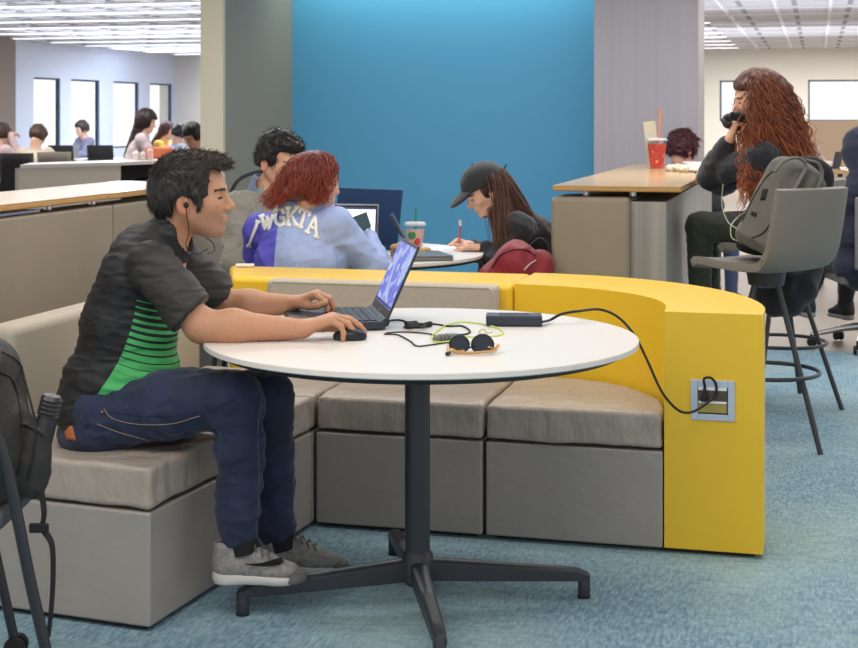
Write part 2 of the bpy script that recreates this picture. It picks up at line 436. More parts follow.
def window(n, x0, x1, y0, y1, z0, z1, axis):
    t = .035; f = MB()
    if axis == 'y':
        X0, X1 = -13.97, -13.92
        f.bb(X0, X1, y0, y0+t, z0, z1); f.bb(X0, X1, y1-t*1.6, y1, z0, z1); f.bb(X0, X1, y0, y1, z0, z0+t); f.bb(X0, X1, y0, y1, z1-t, z1)
        p = MB().bb(-13.95, -13.94, y0+t, y1-t*1.6, z0+t, z1-t)
    else:
        Y = 30.43
        f.bb(x0, x0+t, Y, Y+.06, z0, z1); f.bb(x1-t, x1, Y, Y+.06, z0, z1); f.bb(x0, x1, Y, Y+.06, z0, z0+t); f.bb(x0, x1, Y, Y+.06, z1-t, z1)
        p = MB().bb(x0+t, x1-t, Y+.025, Y+.035, z0+t, z1-t)
    o = struct('window_%d' % n, f, frame_m); p.build('pane', pane_m, o, smooth=False)
for i, (a, b) in enumerate(wins): window(i+1, 0, 0, a, b, .75, 2.12, 'y')
window(5, -1.92, -.75, 0, 0, 1.30, 2.13, 'x'); window(6, -.18, 2.6, 0, 0, 1.30, 2.13, 'x')
# low partition, far right
struct('trim_5', MB().bb(-.55, 3.6, 24.0, 24.15, 0, 1.33), M('sand_partition', (172, 152, 128), .7))
# brown column, far left
struct('trim_6', MB().bb(-16.0, -13.55, 22.4, 23.0, 0, 2.86), M('taupe_column', (134, 122, 112), .7))
# blue niche: wall, left fin, right metal column
struct('wall_niche', MB().bb(-4.25, -1.5, 11.6, 11.8, 0, 2.86), blue_paint)
fin = MB().bb(-4.40, -4.25, 10.16, 11.8, 0, 2.86)
struct('trim_7', fin, fin_shaded)
struct('trim_8', MB().bb(-4.425, -4.247, 10.11, 10.155, 0, 2.86), fin_lit)  # thin strip giving the fin's front its painted-in light
colm = MB().bb(-1.653, -.865, 11.2, 11.8, 0, 2.86)
struct('trim_9', colm, metal_panel)
tr = MB()
for x in (-1.46, -1.25, -1.04): tr.bb(x-.003, x+.003, 11.197, 11.2, 0, 2.86)
0 and struct('trim_10', tr, M('panel_joint', (165, 160, 168), .5))

# ================================================================== banquette
wrinkle_tex = bpy.data.textures.new('wrinkles', 'CLOUDS'); wrinkle_tex.noise_scale = .13; wrinkle_tex.noise_depth = 2
def seat_unit(label, poly, z_base=.014):
    cx = sum(p[0] for p in poly)/len(poly); cy = sum(p[1] for p in poly)/len(poly)
    t = thing('bench_block', label, 'seat', (cx, cy, 0), 'taupe padded seat blocks of the banquette')
    def shrink(q, d): return [(p[0]+(cx-p[0])*d/.3, p[1]+(cy-p[1])*d/.3) for p in q]
    MB().prism(shrink(poly, .03), 0.0, z_base).build('plinth', rubber, t, smooth=False)
    b = MB().prism(shrink(poly, .003), z_base, .322).build('base', leather, t, bevel=.008)
    # padded cushion, subdivided and puffed
    me_b = MB().prism(shrink(poly, .002), .328, .445); c = me_b.build('cushion', leather_lit, t, bevel=.016, seg=4)
    sm = c.modifiers.new('grid', 'SUBSURF'); sm.subdivision_type = 'SIMPLE'; sm.levels = sm.render_levels = 4
    dm = c.modifiers.new('wrinkles', 'DISPLACE'); dm.texture = wrinkle_tex; dm.strength = .013; dm.mid_level = .62; dm.texture_coords = 'LOCAL'
    return t
seat_unit('taupe leather seat block the man with the laptop sits on', [(-2.26, 3.68), (-1.732, 3.625), (-1.692, 4.168), (-2.26, 4.168)])
seat_unit("taupe leather seat block behind the laptop man's knees", [(-2.26, 4.172), (-1.692, 4.172), (-1.65, 4.71), (-2.26, 4.71)])
seat_unit('taupe leather corner seat block under the back rest corner', [(-2.26, 4.714), (-1.65, 4.714), (-1.65, 5.20), (-2.26, 5.20)])
seat_unit('taupe leather seat block seen behind the table column', [(-1.646, 4.712), (-1.062, 4.712), (-1.062, 5.31), (-1.646, 5.31)])
CX, CY = -1.09, 4.80
inner = [(CX+.615*math.cos(a), CY+.56*math.sin(a)) for a in [math.radians(d) for d in range(0, 91, 9)]]
outer = [(CX+.93*math.cos(a), CY+.965*math.sin(a)) for a in [math.radians(d) for d in range(0, 91, 5)]]
seat_unit('taupe leather wedge seat block against the yellow arm', [(-1.057, 4.712), (-.474, 4.712)]+[(CX+.612*math.cos(a), CY+.53*math.sin(a)) for a in [math.radians(d) for d in range(6, 86, 10)]]+[(-1.057, 5.31)])
# yellow backs
yb = thing('banquette_screen', 'long straight yellow padded back with grey cushion in front', 'sofa back', (-1.7, 5.5, 0))
MB().bb(-2.15, -1.12, 5.36, 5.70, 0, .02).build('plinth', rubber, yb, smooth=False)
MB().prism([(-2.205, 5.325), (-1.092, 5.325), (-1.092, 5.735), (-2.38, 5.735)], .02, .768).build('upholstery', yellow, yb, bevel=.022, seg=4)
ya = thing('banquette_screen', 'curved yellow padded arm with a power outlet in its end', 'sofa back', (-.45, 5.2, 0))
poly = [(CX+.618, 4.722), (CX+.925, 4.722)]+outer[1:]+[(-1.088, 5.765), (-1.088, 5.36)]+inner[::-1][1:]
MB().prism([(CX+(x-CX)*.97, 4.80+(y-4.78)*.96) for x, y in poly], 0, .02).build('plinth', rubber, ya, smooth=False)
MB().prism(poly, .016, .768).build('upholstery', yellow, ya, bevel=.02, seg=4)
# grey cushions
o = MB().bb(-2.02, -1.13, 5.225, 5.32, .45, .772).build('back_cushion', greige, bevel=.018, seg=3)
tag(o, 'long greige fabric cushion leaning on the yellow back', 'cushion')
pts = []
def piping_rect(x0, x1, z0, z1, y):
    return [(x0, y, z0), (x0, y, z1-.02), (x0+.02, y, z1), (x1-.02, y, z1), (x1, y, z1-.02), (x1, y, z0)]
MB().tube(piping_rect(-2.012, -1.138, .46, .764, 5.228), .004, 6).build('piping', greige, o)
lb = MB().bb(-2.375, -2.265, 3.84, 5.19, 0, .775).build('back_cushion', greige_l, bevel=.03, seg=4)
tag(lb, 'taupe padded back cushion low behind the laptop man', 'cushion')
MB().tube([(-2.272, 3.86, .756), (-2.272, 5.17, .756)], .004, 6).build('piping', greige_l, lb)

# ================================================================== tall panels with wood counters
pl = None
for i, y in enumerate((3.14, 4.4, 5.66)):
    t = thing('divider_panel', 'tan upholstered divider panel under the left wooden counter', 'divider', (-2.95, y+.62, 0), 'tan divider panels behind the banquette') if pl is None else None
    if pl is None:
        pl = t
        MB().bb(-3.03, -2.87, y, y+1.252, 0.02, 1.018).build('upholstery', panel_leather, t, bevel=.012)
        MB().bb(-3.02, -2.88, y+.02, y+1.232, 0, .02).build('plinth', rubber, t, smooth=False)
    else: copy_tree(pl, Vector((-2.95, y+.62, 0)))
def counter(label, boxes, offs, zt=1.07, th=.026):
    xs = [b[0] for b in boxes]+[b[1] for b in boxes]; ysb = [b[2] for b in boxes]+[b[3] for b in boxes]
    t = thing('wooden_countertop', label, 'counter', ((min(xs)+max(xs))/2, (min(ysb)+max(ysb))/2, zt-th-.024))
    for b in boxes:
        MB().bb(*b, zt-.004, zt).build('veneer', wood, t, smooth=False)
        MB().bb(*b, zt-th, zt-.004).build('core', wood_edge, t, bevel=.006)
    for x, y in offs: MB().lathe([(.016, zt-th-.024), (.016, zt-th)], (x, y, 0), 16).build('standoff', chrome, t)
    return t
counter('long maple counter top on the left divider panels', [(-3.36, -2.86, 3.0, 5.585), (-3.36, -2.86, 5.59, 6.68)], [(-2.95, 5.25), (-2.95, 5.62), (-2.95, 3.9), (-2.95, 6.6)])
st_ = MB().bb(-3.02, -2.9, 4.7, 5.1, 1.022, 1.032).build('mounting_bar', chrome, smooth=False); tag(st_, 'flat metal bar under the left maple counter', 'bracket')
# right-hand counter
rt = counter('maple bar counter holding the orange iced drink', [(-1.19, -.6, 6.76, 9.9)], [(-1.05, 6.86), (-.83, 6.86), (-1.05, 9.3), (-.75, 9.3)])
t = thing('counter_base', 'tan and brushed grey base of the bar counter', 'counter base', (-.9, 8, 0))
MB().bb(-1.195, -.83, 6.73, 7.05, .02, 1.018).build('end_pad', panel_leather, t, bevel=.022, seg=4)
MB().bb(-1.17, -.845, 7.05, 9.8, .0, 1.0).build('core', counter_panel, t, smooth=False)
MB().bb(-.845, -.67, 6.79, 9.8, .0, .998).build('side_panel', counter_panel, t, smooth=False)
MB().bb(-.845, -.842, 6.745, 6.79, .02, .99).build('joint_strip', M('joint_grey', (196, 196, 200), .4), t, smooth=False)

# ================================================================== round table (front)
TX, TD = -.022, 4.205
tc = CW(TX, TD); hub = CW(-.033, 4.19)
t = thing('round_table', 'white round pedestal table the man works at', 'table', (hub.x, hub.y, 0))
R = .617
MB().lathe([(R-.010, .743), (R-.001, .7465), (R, .7475), (R, .760), (R-.002, .762), (0, .762)], (tc.x, tc.y, 0), 128).build('tabletop', white_lam, t)
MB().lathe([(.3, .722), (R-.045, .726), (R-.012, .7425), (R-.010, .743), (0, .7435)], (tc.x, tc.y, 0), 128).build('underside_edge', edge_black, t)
MB().lathe([(.036, .06), (.036, .722), (.12, .723), (.12, .7235)], (hub.x, hub.y, 0), 40).build('column', blackm, t)
MB().lathe([(.030, .055), (.045, .07), (.045, .14), (.037, .155)], (hub.x, hub.y, 0), 32).build('hub', blackm, t)
for ax, ad in ((-.50, -.093), (.495, .06), (.062, -.47), (-.08, .49)):
    d = CW(ax, ad); mb = MB(); L = d.length; dn = d.normalized(); sd = Vector((-dn.y, dn.x, 0))
    n = 14; rows = []
    for i in range(n+1):
        u = i/n; ztop = .135-.052*u; zbot = .072-.022*u*1.0; wd = .024-.006*u
        if i == n: ztop -= .012
        c = hub+dn*(L*u)
        rows.append([c+sd*-wd+Vector((0, 0, zbot)), c+sd*wd+Vector((0, 0, zbot)), c+sd*wd+Vector((0, 0, ztop-.008)), c+sd*wd*.55+Vector((0, 0, ztop)), c-sd*wd*.55+Vector((0, 0, ztop)), c-sd*wd+Vector((0, 0, ztop-.008))])
    vs = [v for r in rows for v in r]; fs = [(i*6+k, i*6+(k+1) % 6, (i+1)*6+(k+1) % 6, (i+1)*6+k) for i in range(n) for k in range(6)]
    mb.add(vs, fs+[list(range(6))[::-1], list(range(n*6, n*6+6))])
    e = hub+d-dn*.014
    mb.lathe([(.0165, .0), (.018, .004), (.018, .062), (.012, .074), (0, .076)], (e.x, e.y, 0), 20)
    leg = mb.build('leg', blackm, t, bevel=.002)
    MB().lathe([(.019, 0.0), (.019, .008), (0, .008)], (e.x, e.y, 0), 20).build('glide', rubber, leg)

# ================================================================== second round table (behind)
T2 = CW(-.35, 7.02)
t = thing('round_table', 'white round table behind the yellow back', 'table', (T2.x, T2.y, 0))
MB().lathe([(.60, .722), (.61, .728), (.61, .740), (0, .740)], (T2.x, T2.y, 0), 96).build('tabletop', white_lam, t)
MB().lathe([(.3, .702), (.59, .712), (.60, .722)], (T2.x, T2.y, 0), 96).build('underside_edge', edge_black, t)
MB().lathe([(.036, .02), (.036, .71)], (T2.x, T2.y, 0), 24).build('column', blackm, t)
MB().lathe([(.26, 0), (.26, .012), (.05, .03), (.036, .05)], (T2.x, T2.y, 0), 48).build('foot', blackm, t)

# ================================================================== power outlet in the yellow arm
def YP(px, z):     # point on the arm's end face y=4.737
    y = 4.722; r = (px-429)/FPX; return Vector((y*(r*CT-ST)/(CT+r*ST), y, z))
s47 = FPX/4.66
def YZ(px, py):
    p = YP(px, 0); D = -p.x*ST+p.y*CT; return Vector((p.x, p.y, HC-(py-Y0)*D/FPX))
a, b = YZ(691, 419), YZ(735, 381)
t = thing('power_outlet', 'silver framed power outlet in the yellow arm end', 'outlet', ((a.x+b.x)/2, 4.72, a.z))
alu = M('pale_aluminium', (190, 200, 218), .35, metal=.3)
w_, h_ = b.x-a.x, b.z-a.z; fw = .0215
mb = MB(); y0_, y1_ = 4.713, 4.724
mb.bb(a.x, a.x+fw, y0_, y1_, a.z, b.z); mb.bb(b.x-fw, b.x, y0_, y1_, a.z, b.z); mb.bb(a.x+fw, b.x-fw, y0_, y1_, a.z, a.z+fw*.9); mb.bb(a.x+fw, b.x-fw, y0_, y1_, b.z-fw, b.z)
mb.build('frame', alu, t, bevel=.0015)
zi0, zi1 = a.z+fw*.9, b.z-fw
MB().bb(a.x+fw, b.x-fw, 4.7185, 4.7235, zi0, zi1).build('back_plate', M('outlet_dark_brown', (60, 52, 44), .5), t, smooth=False)  # dark brown plate behind the sockets
hh = zi1-zi0
MB().bb(a.x+fw+.002, b.x-fw-.004, 4.716, 4.7185, zi0+hh*.48, zi0+hh*.86).build('socket_block', M('socket_brown', (84, 72, 66), .4), t, smooth=False)
MB().bb(a.x+fw+.002, b.x-fw-.004, 4.7135, 4.717, zi0+hh*.88, zi1).build('upper_strip', M('strip_white', (240, 240, 242), .3), t, smooth=False)
MB().bb(a.x+fw+.002, b.x-fw-.004, 4.7135, 4.717, zi0+hh*.40, zi0+hh*.48).build('lower_strip', M('strip_white', (240, 240, 242), .3), t, smooth=False)
MB().bb(a.x+fw+.002, b.x-fw-.004, 4.717, 4.7187, zi0+hh*.06, zi0+hh*.38).build('flap', M('flap_ochre', (178, 156, 80), .3, metal=.3), t, smooth=False)
sl = M('slot_black', (15, 15, 15), .5)
for k in (.58, .76): 
    x = a.x+fw+(w_-2*fw)*k; mb = MB()
    mb.bb(x-.0065, x-.005, 4.7155, 4.7162, zi0+hh*.62, zi0+hh*.74); mb.bb(x+.004, x+.0055, 4.7155, 4.7162, zi0+hh*.62, zi0+hh*.74); mb.lathe([(.002, 0), (.002, .0006)], (x-.0005, 4.7156, zi0+hh*.56), 8, (0, 1, 0))
    mb.build('socket_slots', sl, t, smooth=False)
# ================================================================== people: library
UP = Vector((0, 0, 1))
def npv(v): return np.array(v, float)
class Head:
    def __init__(s, c, f, u=(0, 0, 1), sc=1.0, fem=False):
        s.c = npv(c); s.B = basis(f, u); s.sc = sc; s.fem = fem
    def w(s, f, r, u): return s.c+s.B @ (np.array([f, r, u])*s.sc)
    def loc(s, V): return ((np.asarray(V)-s.c) @ s.B)/s.sc
    def prims(s):
        k = s.sc; w = s.w; B = s.B; fm = s.fem; P_ = []
        P_.append(ell(w(-.004, 0, .03), np.array((.100, .076, .088))*k, B, .01))
        P_.append(ell(w(.040, 0, -.035), np.array((.058, .058, .078))*k, B, .03*k))
        jw = .045 if fm else .052
        for q in (-1, 1):
            P_.append(cap(w(.0, q*jw, -.045), w(.057, q*.022, -.092), .020*k, .018*k, .03*k))
            P_.append(ell(w(.062, q*.040, -.022), np.array((.026, .022, .022))*k, B, .02*k))
        P_.append(ell(w(.077, 0, -.097), np.array((.017, .022, .016))*k, B, .02*k))
        P_.append(cap(w(.085, -.03, .020), w(.085, .03, .020), (.010 if fm else .014)*k, None, .018*k))
        for q in (-1, 1): P_.append(ell(w(.104, q*.032, .000), np.array((.016, .015, .012))*k, B, .012*k, 's'))
        for q in (-1, 1): P_.append(ell(w(.079, q*.032, -.001), np.array((.0145, .0145, .0125))*k, B, .004*k))
        P_.append(cap(w(.092, 0, .008), w(.112, 0, -.026), .008*k, .0105*k, .012*k))
        P_.append(ell(w(.115, 0, -.030), np.array((.012, .0115, .010))*k, B, .008*k))
        for q in (-1, 1): P_.append(ell(w(.104, q*.011, -.034), np.array((.010, .008, .008))*k, B, .005*k))
        P_.append(cap(w(.0945, -.018, -.060), w(.0945, .018, -.060), .0055*k, None, .008*k))
        P_.append(cap(w(.093, -.015, -.070), w(.093, .015, -.070), .0065*k, None, .008*k))
        P_.append(cap(w(.105, -.022, -.065), w(.105, .022, -.065), .0025*k, None, .003*k, 's'))
        for q in (-1, 1):
            R = s.B @ np.array(Matrix.Rotation(math.radians(-12), 3, 'Y'))
            P_.append(ell(w(-.008, q*.078, -.018), np.array((.019, .009, .031))*k, R, .006*k))
            P_.append(ell(w(-.002, q*.088, -.015), np.array((.009, .008, .017))*k, R, .004*k, 's'))
            P_.append(ell(w(.007, q*.079, -.016), np.array((.005, .005, .008))*k, R, .004*k))
        return P_
    def paint(s, V, C, lip, brow=(40, 28, 22), stubble=None, eye=True, lid=None):
        L = s.loc(V); f, r, u = L[:, 0], np.abs(L[:, 1]), L[:, 2]
        m = (f > .086) & (r < .024-.3*np.abs(u+.066)) & (u > -.080) & (u < -.053)
        C[m] = C[m]*.55+np.array(lin(lip))*.45
        if stubble is not None:
            st = np.clip((-.035-u)/.02, 0, 1)*np.clip((f-.0)/.03, 0, 1)*(u > -.125)*(~m)*.45
            C[:] = C*(1-st[:, None])+np.array(lin(stubble))*st[:, None]
        m = (f > .05) & (r > .012) & (r < .05) & (np.abs(u-(.021-(r-.03)**2*8)) < .0040-.04*np.maximum(r-.035, 0)); C[m] = lin(brow)
        if eye:
            m = (f > .07) & (np.abs(r-.032) < .014) & (np.abs(u+.003) < .0035); C[m] = lin((30, 20, 18))
        e = (f < .03) & (f > -.04) & (np.abs(u+.018) < .04) & (r > .072); C[e] = C[e]*np.array([1.08, .92, .9])
def arm_prims(sh, el, wr, ru=.052, re=.044, rw=.027, k=.03):
    sh, el, wr = npv(sh), npv(el), npv(wr); mid = el+(wr-el)*.32
    return [cap(sh, el, ru, re*.92, k), cap(el, mid, re*.92, re, k), cap(mid, wr, re, rw, k)]
def hand_prims(wr, d, n, t, sc=1.0, curl=(25, 35, 25), spread=.10, thumb=(.5, .75, .35), tcurl=20, per=None, fat=1.0):
    """wr wrist; d along the hand; n palm normal (side the fingers curl to); t thumb side."""
    wr = npv(wr); d = npv(Vector(d).normalized()); n = npv(n); n = n-d*(n @ d); n /= np.linalg.norm(n); t = npv(t); t = t-d*(t @ d)-n*(t @ n); t /= np.linalg.norm(t)
    P_ = []; offs = (.030, .010, -.011, -.030); klen = (.088, .092, .087, .078); flen = ((.042, .025, .020), (.046, .029, .021), (.043, .027, .020), (.034, .020, .018)); rr = (.0092, .0095, .009, .0080)
    for i in range(4):
        kn = wr+(d*klen[i]+t*offs[i]-n*.004)*sc
        P_.append(cap(wr+t*offs[i]*.55*sc+d*.01*sc, kn, .0145*sc*fat, .0125*sc*fat, .016*sc))
        a = 0; p = kn; cu = per[i] if per else curl
        for j in range(3):
            a += math.radians(cu[j]); dd = (d+t*(1.5-i)*spread); dd /= np.linalg.norm(dd)
            v = dd*math.cos(a)+n*math.sin(a); q = p+v*flen[i][j]*sc
            P_.append(cap(p, q, rr[i]*sc*(1.06-.07*j)*fat, rr[i]*sc*(.99-.07*j)*fat, .004*sc)); p = q
    b = wr+(d*.022+t*.022)*sc; td = d*thumb[0]+t*thumb[1]+n*thumb[2]; td /= np.linalg.norm(td)
    p = b+td*.045*sc; P_.append(cap(b, p, .016*sc*fat, .0125*sc*fat, .014*sc))
    ax = np.cross(td, d-td*(d @ td))
    for j, L in enumerate((.034, .027)):
        an = math.radians(tcurl)*(j+1); td2 = td*math.cos(an)+(d-td*(td @ d))/max(np.linalg.norm(d-td*(td @ d)), 1e-6)*math.sin(an)
        q = p+td2*L*sc; P_.append(cap(p, q, (.0115-.001*j)*sc*fat, (.0105-.0015*j)*sc*fat, .004*sc)); p = q
    return P_
skin_m = M('skin', (200, 150, 120), .5, attr='Col', sss=.12, bump=.06, bscale=300, bdist=.002)
cloth_cache = {}
def cloth(name, col, rough=.85, bump=.25, bscale=25, bdist=.008, var=.05, sheen=.15): return M(name, col, rough, bump=bump, bscale=bscale, bdist=bdist, var=var, vscale=8, sheen=sheen)
def hair_cap(H, vox=.005, grow=.012, low_back=-.06, face=(.06, .05), extra=(), cut=(), seed=1, amp=.003):
    k = H.sc; w = H.w; B = H.B
    pr = [ell(w(-.008, 0, .036), np.array((.100+grow, .078+grow, .090+grow*1.3))*k, B, .01), ell(w(-.045, 0, -.01), np.array((.062+grow*.6, .068+grow*.6, .075+grow*.6))*k, B, .03*k)]
    pr += list(extra)
    pr.append(rbox(w(face[0]+.1, 0, face[1]-.15), np.array((.1, .14, .15))*k, B, .002, .02*k, 's'))
    pr.append(rbox(w(0, 0, low_back-.1), np.array((.3, .3, .1))*k, B, .002, .02*k, 's'))
    pr += list(cut)
    return pr
def hair_mat(name, col, rough=.42): return M(name, col, rough, attr='Col', bump=.1, bscale=200, bdist=.002)
def hair_tufts(name, V, N_, H, count, comb, length, r0, base_col, var, mat, parent, seed=3, lift=.35, pts=6, mask=None):
    r = np.random.RandomState(seed); idx = np.arange(len(V)) if mask is None else np.nonzero(mask(H.loc(V)))[0]
    idx = r.choice(idx, count); p0 = V[idx]-N_[idx]*.004; n0 = N_[idx]
    cb = comb(H.loc(p0)) @ H.B.T; cb = cb-n0*np.sum(cb*n0, 1)[:, None]; cb /= np.maximum(np.linalg.norm(cb, axis=1, keepdims=True), 1e-6)
    cb = cb+r.randn(count, 3)*.35; L = length*(.6+.8*r.rand(count))[:, None]
    t = np.linspace(0, 1, pts)
    paths = p0[:, None]+(n0*L*lift)[:, None]*(np.sqrt(t)*1.0)[None, :, None]+(cb*L)[:, None]*(t**1.3)[None, :, None]
    c = np.array(lin(base_col))[None]*(1+var*(r.rand(count)-.3))[:, None]
    return strands(name, paths, r0, mat, parent, sides=3, taper=.15, col=c)
def long_hair(name, H, starts, ctrl1, ctrl2, ends, r0, base_col, tip_col, mat, parent, wave=.0, wl=.06, seed=4, pts=18, var=.5):
    r = np.random.RandomState(seed); S = len(starts); Pp = bezier(starts, ctrl1, ctrl2, ends, pts)
    if wave:
        t = np.linspace(0, 1, pts)[None]; ph = r.rand(S, 1)*6.28; L = np.linalg.norm(np.asarray(ends)-np.asarray(starts), axis=1)[:, None]
        a = wave*np.clip(t*2.2, 0, 1)*(.6+.8*r.rand(S, 1)); w_ = t*L/wl*6.28*(.8+.4*r.rand(S, 1))+ph
        A = r.randn(S, 3); A[:, 2] *= .2; A /= np.linalg.norm(A, axis=1)[:, None]; Bv = np.cross(A, [0, 0, 1.]); 
        Pp = Pp+A[:, None]*(a*np.sin(w_))[..., None]+Bv[:, None]*(a*np.cos(w_))[..., None]
    c0 = np.array(lin(base_col)); c1 = np.array(lin(tip_col)); mix = r.rand(S)[:, None]
    tt = np.linspace(0, 1, pts)[None, :, None]; mm = np.clip(mix[:, None]*.6+(tt**1.4)*.65, 0, 1)
    c = (c0*(1-mm)+c1*mm)*(1+var*(r.rand(S, 1, 1)-.4))
    return strands(name, Pp, r0, mat, parent, sides=4, taper=.4, col=c)
def torso_basis(f, u): return basis(f, u)
def skin_obj(prims, heads, base, vox, parent, lip=(190, 110, 100), brow=(40, 28, 22), stubble=None, name='body', eye=True, extra=None):
    V, Q = sdf_mesh(prims, vox, 1)
    C = np.tile(np.array(lin(base)), (len(V), 1))
    for H in heads: H.paint(V, C, lip, brow, stubble, eye)
    if extra: extra(V, C)
    return np_mesh(name, V, Q, skin_m, parent, col=C), V, Q
def cloth_obj(name, prims, vox, mat, parent, disp=None, vec=None, sm=1, col=None):
    V, Q = sdf_mesh(prims, vox, sm, disp)
    return np_mesh(name, V, Q, mat, parent, col=col(V) if col else None, vec=vec(V) if vec else None), V, Q
def bvh_of(V, Q): return BVHTree.FromPolygons([tuple(v) for v in V], [tuple(int(i) for i in q) for q in Q])
def shoe(parent, name, heel, fdir, L, col, solecol, vox=.004, tilt=0.0, s=1.0, H_=.10):
    f = Vector(fdir).normalized(); r = Vector((f.y, -f.x, 0)).normalized(); u = r.cross(f); B = np.array([f, r, u]).T
    W = lambda a, b, c: npv(heel)+B @ np.array([a, b, c])
    up = [ell(W(L*.17, 0, .056), (L*.17, .037, .046), B, .02), ell(W(L*.45, 0, .052), (L*.29, .040, .040), B, .03), ell(W(L*.76, 0, .038), (L*.22, .041, .024), B, .03),
          cap(W(L*.16, 0, .05), W(L*.17, 0, H_), .038, .040, .02), ell(W(L*.17, 0, H_+.025), (.036, .032, .025), B, .006, 's')]
    up += [cap(W(L*.27, 0, .112), W(L*.62, 0, .064), .020, .014, .02)]
    up.append(rbox(W(L*.5, 0, -.03), (L, .1, .045), B, .001, .004, 's'))
    so = [ell(W(L*.16, 0, .020), (L*.175, .040, .042), B, .02), ell(W(L*.5, 0, .018), (L*.33, .037, .026), B, .03), ell(W(L*.78, 0, .018), (L*.215, .045, .026), B, .02),
          rbox(W(L*.5, 0, -.06), (L, .1, .06), B, .001, .003, 's'), rbox(W(L*.5, 0, .132), (L, .1, .10), basis(f*1+Vector((0, 0, -.06)), (0, 0, 1)), .001, .003, 's')]
    V, Q = sdf_mesh(up, vox, 1); o = np_mesh(name, V, Q, col, parent)
    V2, Q2 = sdf_mesh(so, vox, 1); np_mesh('sole', V2, Q2, solecol, o)
    return o, V, Q, W

# ================================================================== the man at the laptop
man = thing('person', 'man in black and green striped t-shirt using a laptop at the white table', 'person', J(110, 450, 4.3))
HD = Head(J(191, 197, 4.28), CW(1, -.05, .03), (0, 0, 1), 1.02)
shR, elR, wrR = J(152, 264, 4.13), J(201, 326, 4.10), J(302, 329, 4.12)
shL, elL, wrL = J(182, 262, 4.48), J(228, 306, 4.60), J(292, 304, 4.56)
fx, sd = CW(1, 0), CW(0, 1)      # his forward, his left
B0 = basis(fx, (0, 0, 1))
pr = HD.prims()
pr += [cap(J(178, 220, 4.29), J(165, 248, 4.30), .056, .056, .03)]
pr += [cap(J(150, 268, 4.22), J(150, 268, 4.40), .05, None, .04), cap(J(150, 270, 4.3), J(118, 400, 4.3), .10, .11, .05)]
pr += arm_prims(shR, elR, wrR, .046, .046, .028)+arm_prims(shL, elL, wrL, .046, .046, .028)
hipN, knN, anN = J(104, 411, 4.21), J(236, 401, 4.13), J(237, 530, 4.10)
hipF, knF, anF = J(112, 405, 4.40), J(268, 396, 4.38), J(275, 528, 4.36)
pr += [cap(hipN, knN, .075, .05, .03), cap(knN, anN, .048, .036, .02), cap(hipF, knF, .075, .05, .03), cap(knF, anF, .048, .036, .02)]
pr += [cap(anN, anN+CW(.07, -.01, -.10), .03, .014, .02), cap(anF, anF+CW(.07, 0, -.10), .03, .014, .02)]
pr += hand_prims(wrR, J(336, 318.5, 4.13)-wrR, (0, 0, -1), CW(0, 1, 0), 1.04, per=((26, 20, 12), (28, 24, 14), (36, 34, 20), (44, 42, 26)), spread=.05, thumb=(.75, .5, .45), tcurl=10)
pr += hand_prims(wrL, J(325, 292, 4.54)-wrL, (0, 0, -1), CW(0, -1, 0), .97, per=((48, 42, 22), (40, 44, 24), (38, 44, 24), (36, 42, 22)), spread=.06, thumb=(.85, .30, .55), tcurl=18)
def arm_hair(V, C):
    n = np.sin(V @ np.array([310., 190, 260]))*np.sin(V @ np.array([-170., 330, 120])); C *= (1+.04*n)[:, None]
skin_obj(pr, [HD], (190, 140, 110), .0029, man, (186, 126, 106), (34, 26, 24), (120, 92, 80), extra=arm_hair)
# hair
hairblk = hair_mat('dark_hair', (40, 34, 32))
w_ = HD.w; k_ = HD.sc
hp = [ell(w_(-.010, 0, .036), np.array((.108, .086, .096))*k_, HD.B, .01), ell(w_(-.045, 0, -.005), np.array((.072, .080, .075))*k_, HD.B, .03),
      ell(w_(.052, 0, .086), np.array((.060, .062, .036))*k_, HD.B, .03), ell(w_(.080, .0, .078), np.array((.026, .046, .018))*k_, HD.B, .02),
      rbox(w_(.170, 0, -.072), np.array((.105, .14, .150))*k_, HD.B, .002, .01, 's'), rbox(w_(.060, 0, -.130), np.array((.10, .14, .115))*k_, HD.B, .002, .015, 's'),
      rbox(w_(0, 0, -.155), np.array((.3, .3, .1))*k_, HD.B, .002, .02, 's')]
for q in (-1, 1):
    hp += [ell(w_(.002, q*.092, -.022), np.array((.030, .03, .032))*k_, HD.B, .006, 's'), cap(w_(.034, q*.076, .01), w_(.038, q*.074, -.028), .011, .006, .01)]
V, Q = sdf_mesh(hp, .004, 1, folds(.0025, 130, 3, (1, 1, 1)))
hair = np_mesh('hair', V, Q, hairblk, man, col=np.tile(np.array(lin((34, 30, 30))), (len(V), 1)))
NN = vnormals(V, Q)
top = lambda L: (L[:, 2] > .055)
hair_tufts('hair_locks', V, NN, HD, 4200, lambda L: np.stack([np.ones(len(L))*.9, L[:, 1]*3, np.where(L[:, 0] > .02, .5, .1)], 1), .015, .0014, (60, 52, 48), 2.2, hairblk, hair, 5, .32, mask=top)
hair_tufts('hair_locks', V, NN, HD, 3000, lambda L: np.stack([-.25*np.ones(len(L)), L[:, 1]*0, -1*np.ones(len(L))], 1), .014, .0013, (36, 32, 32), 1.0, hairblk, hair, 6, .22, mask=lambda L: (L[:, 2] <= .075) & (L[:, 2] > -.05))
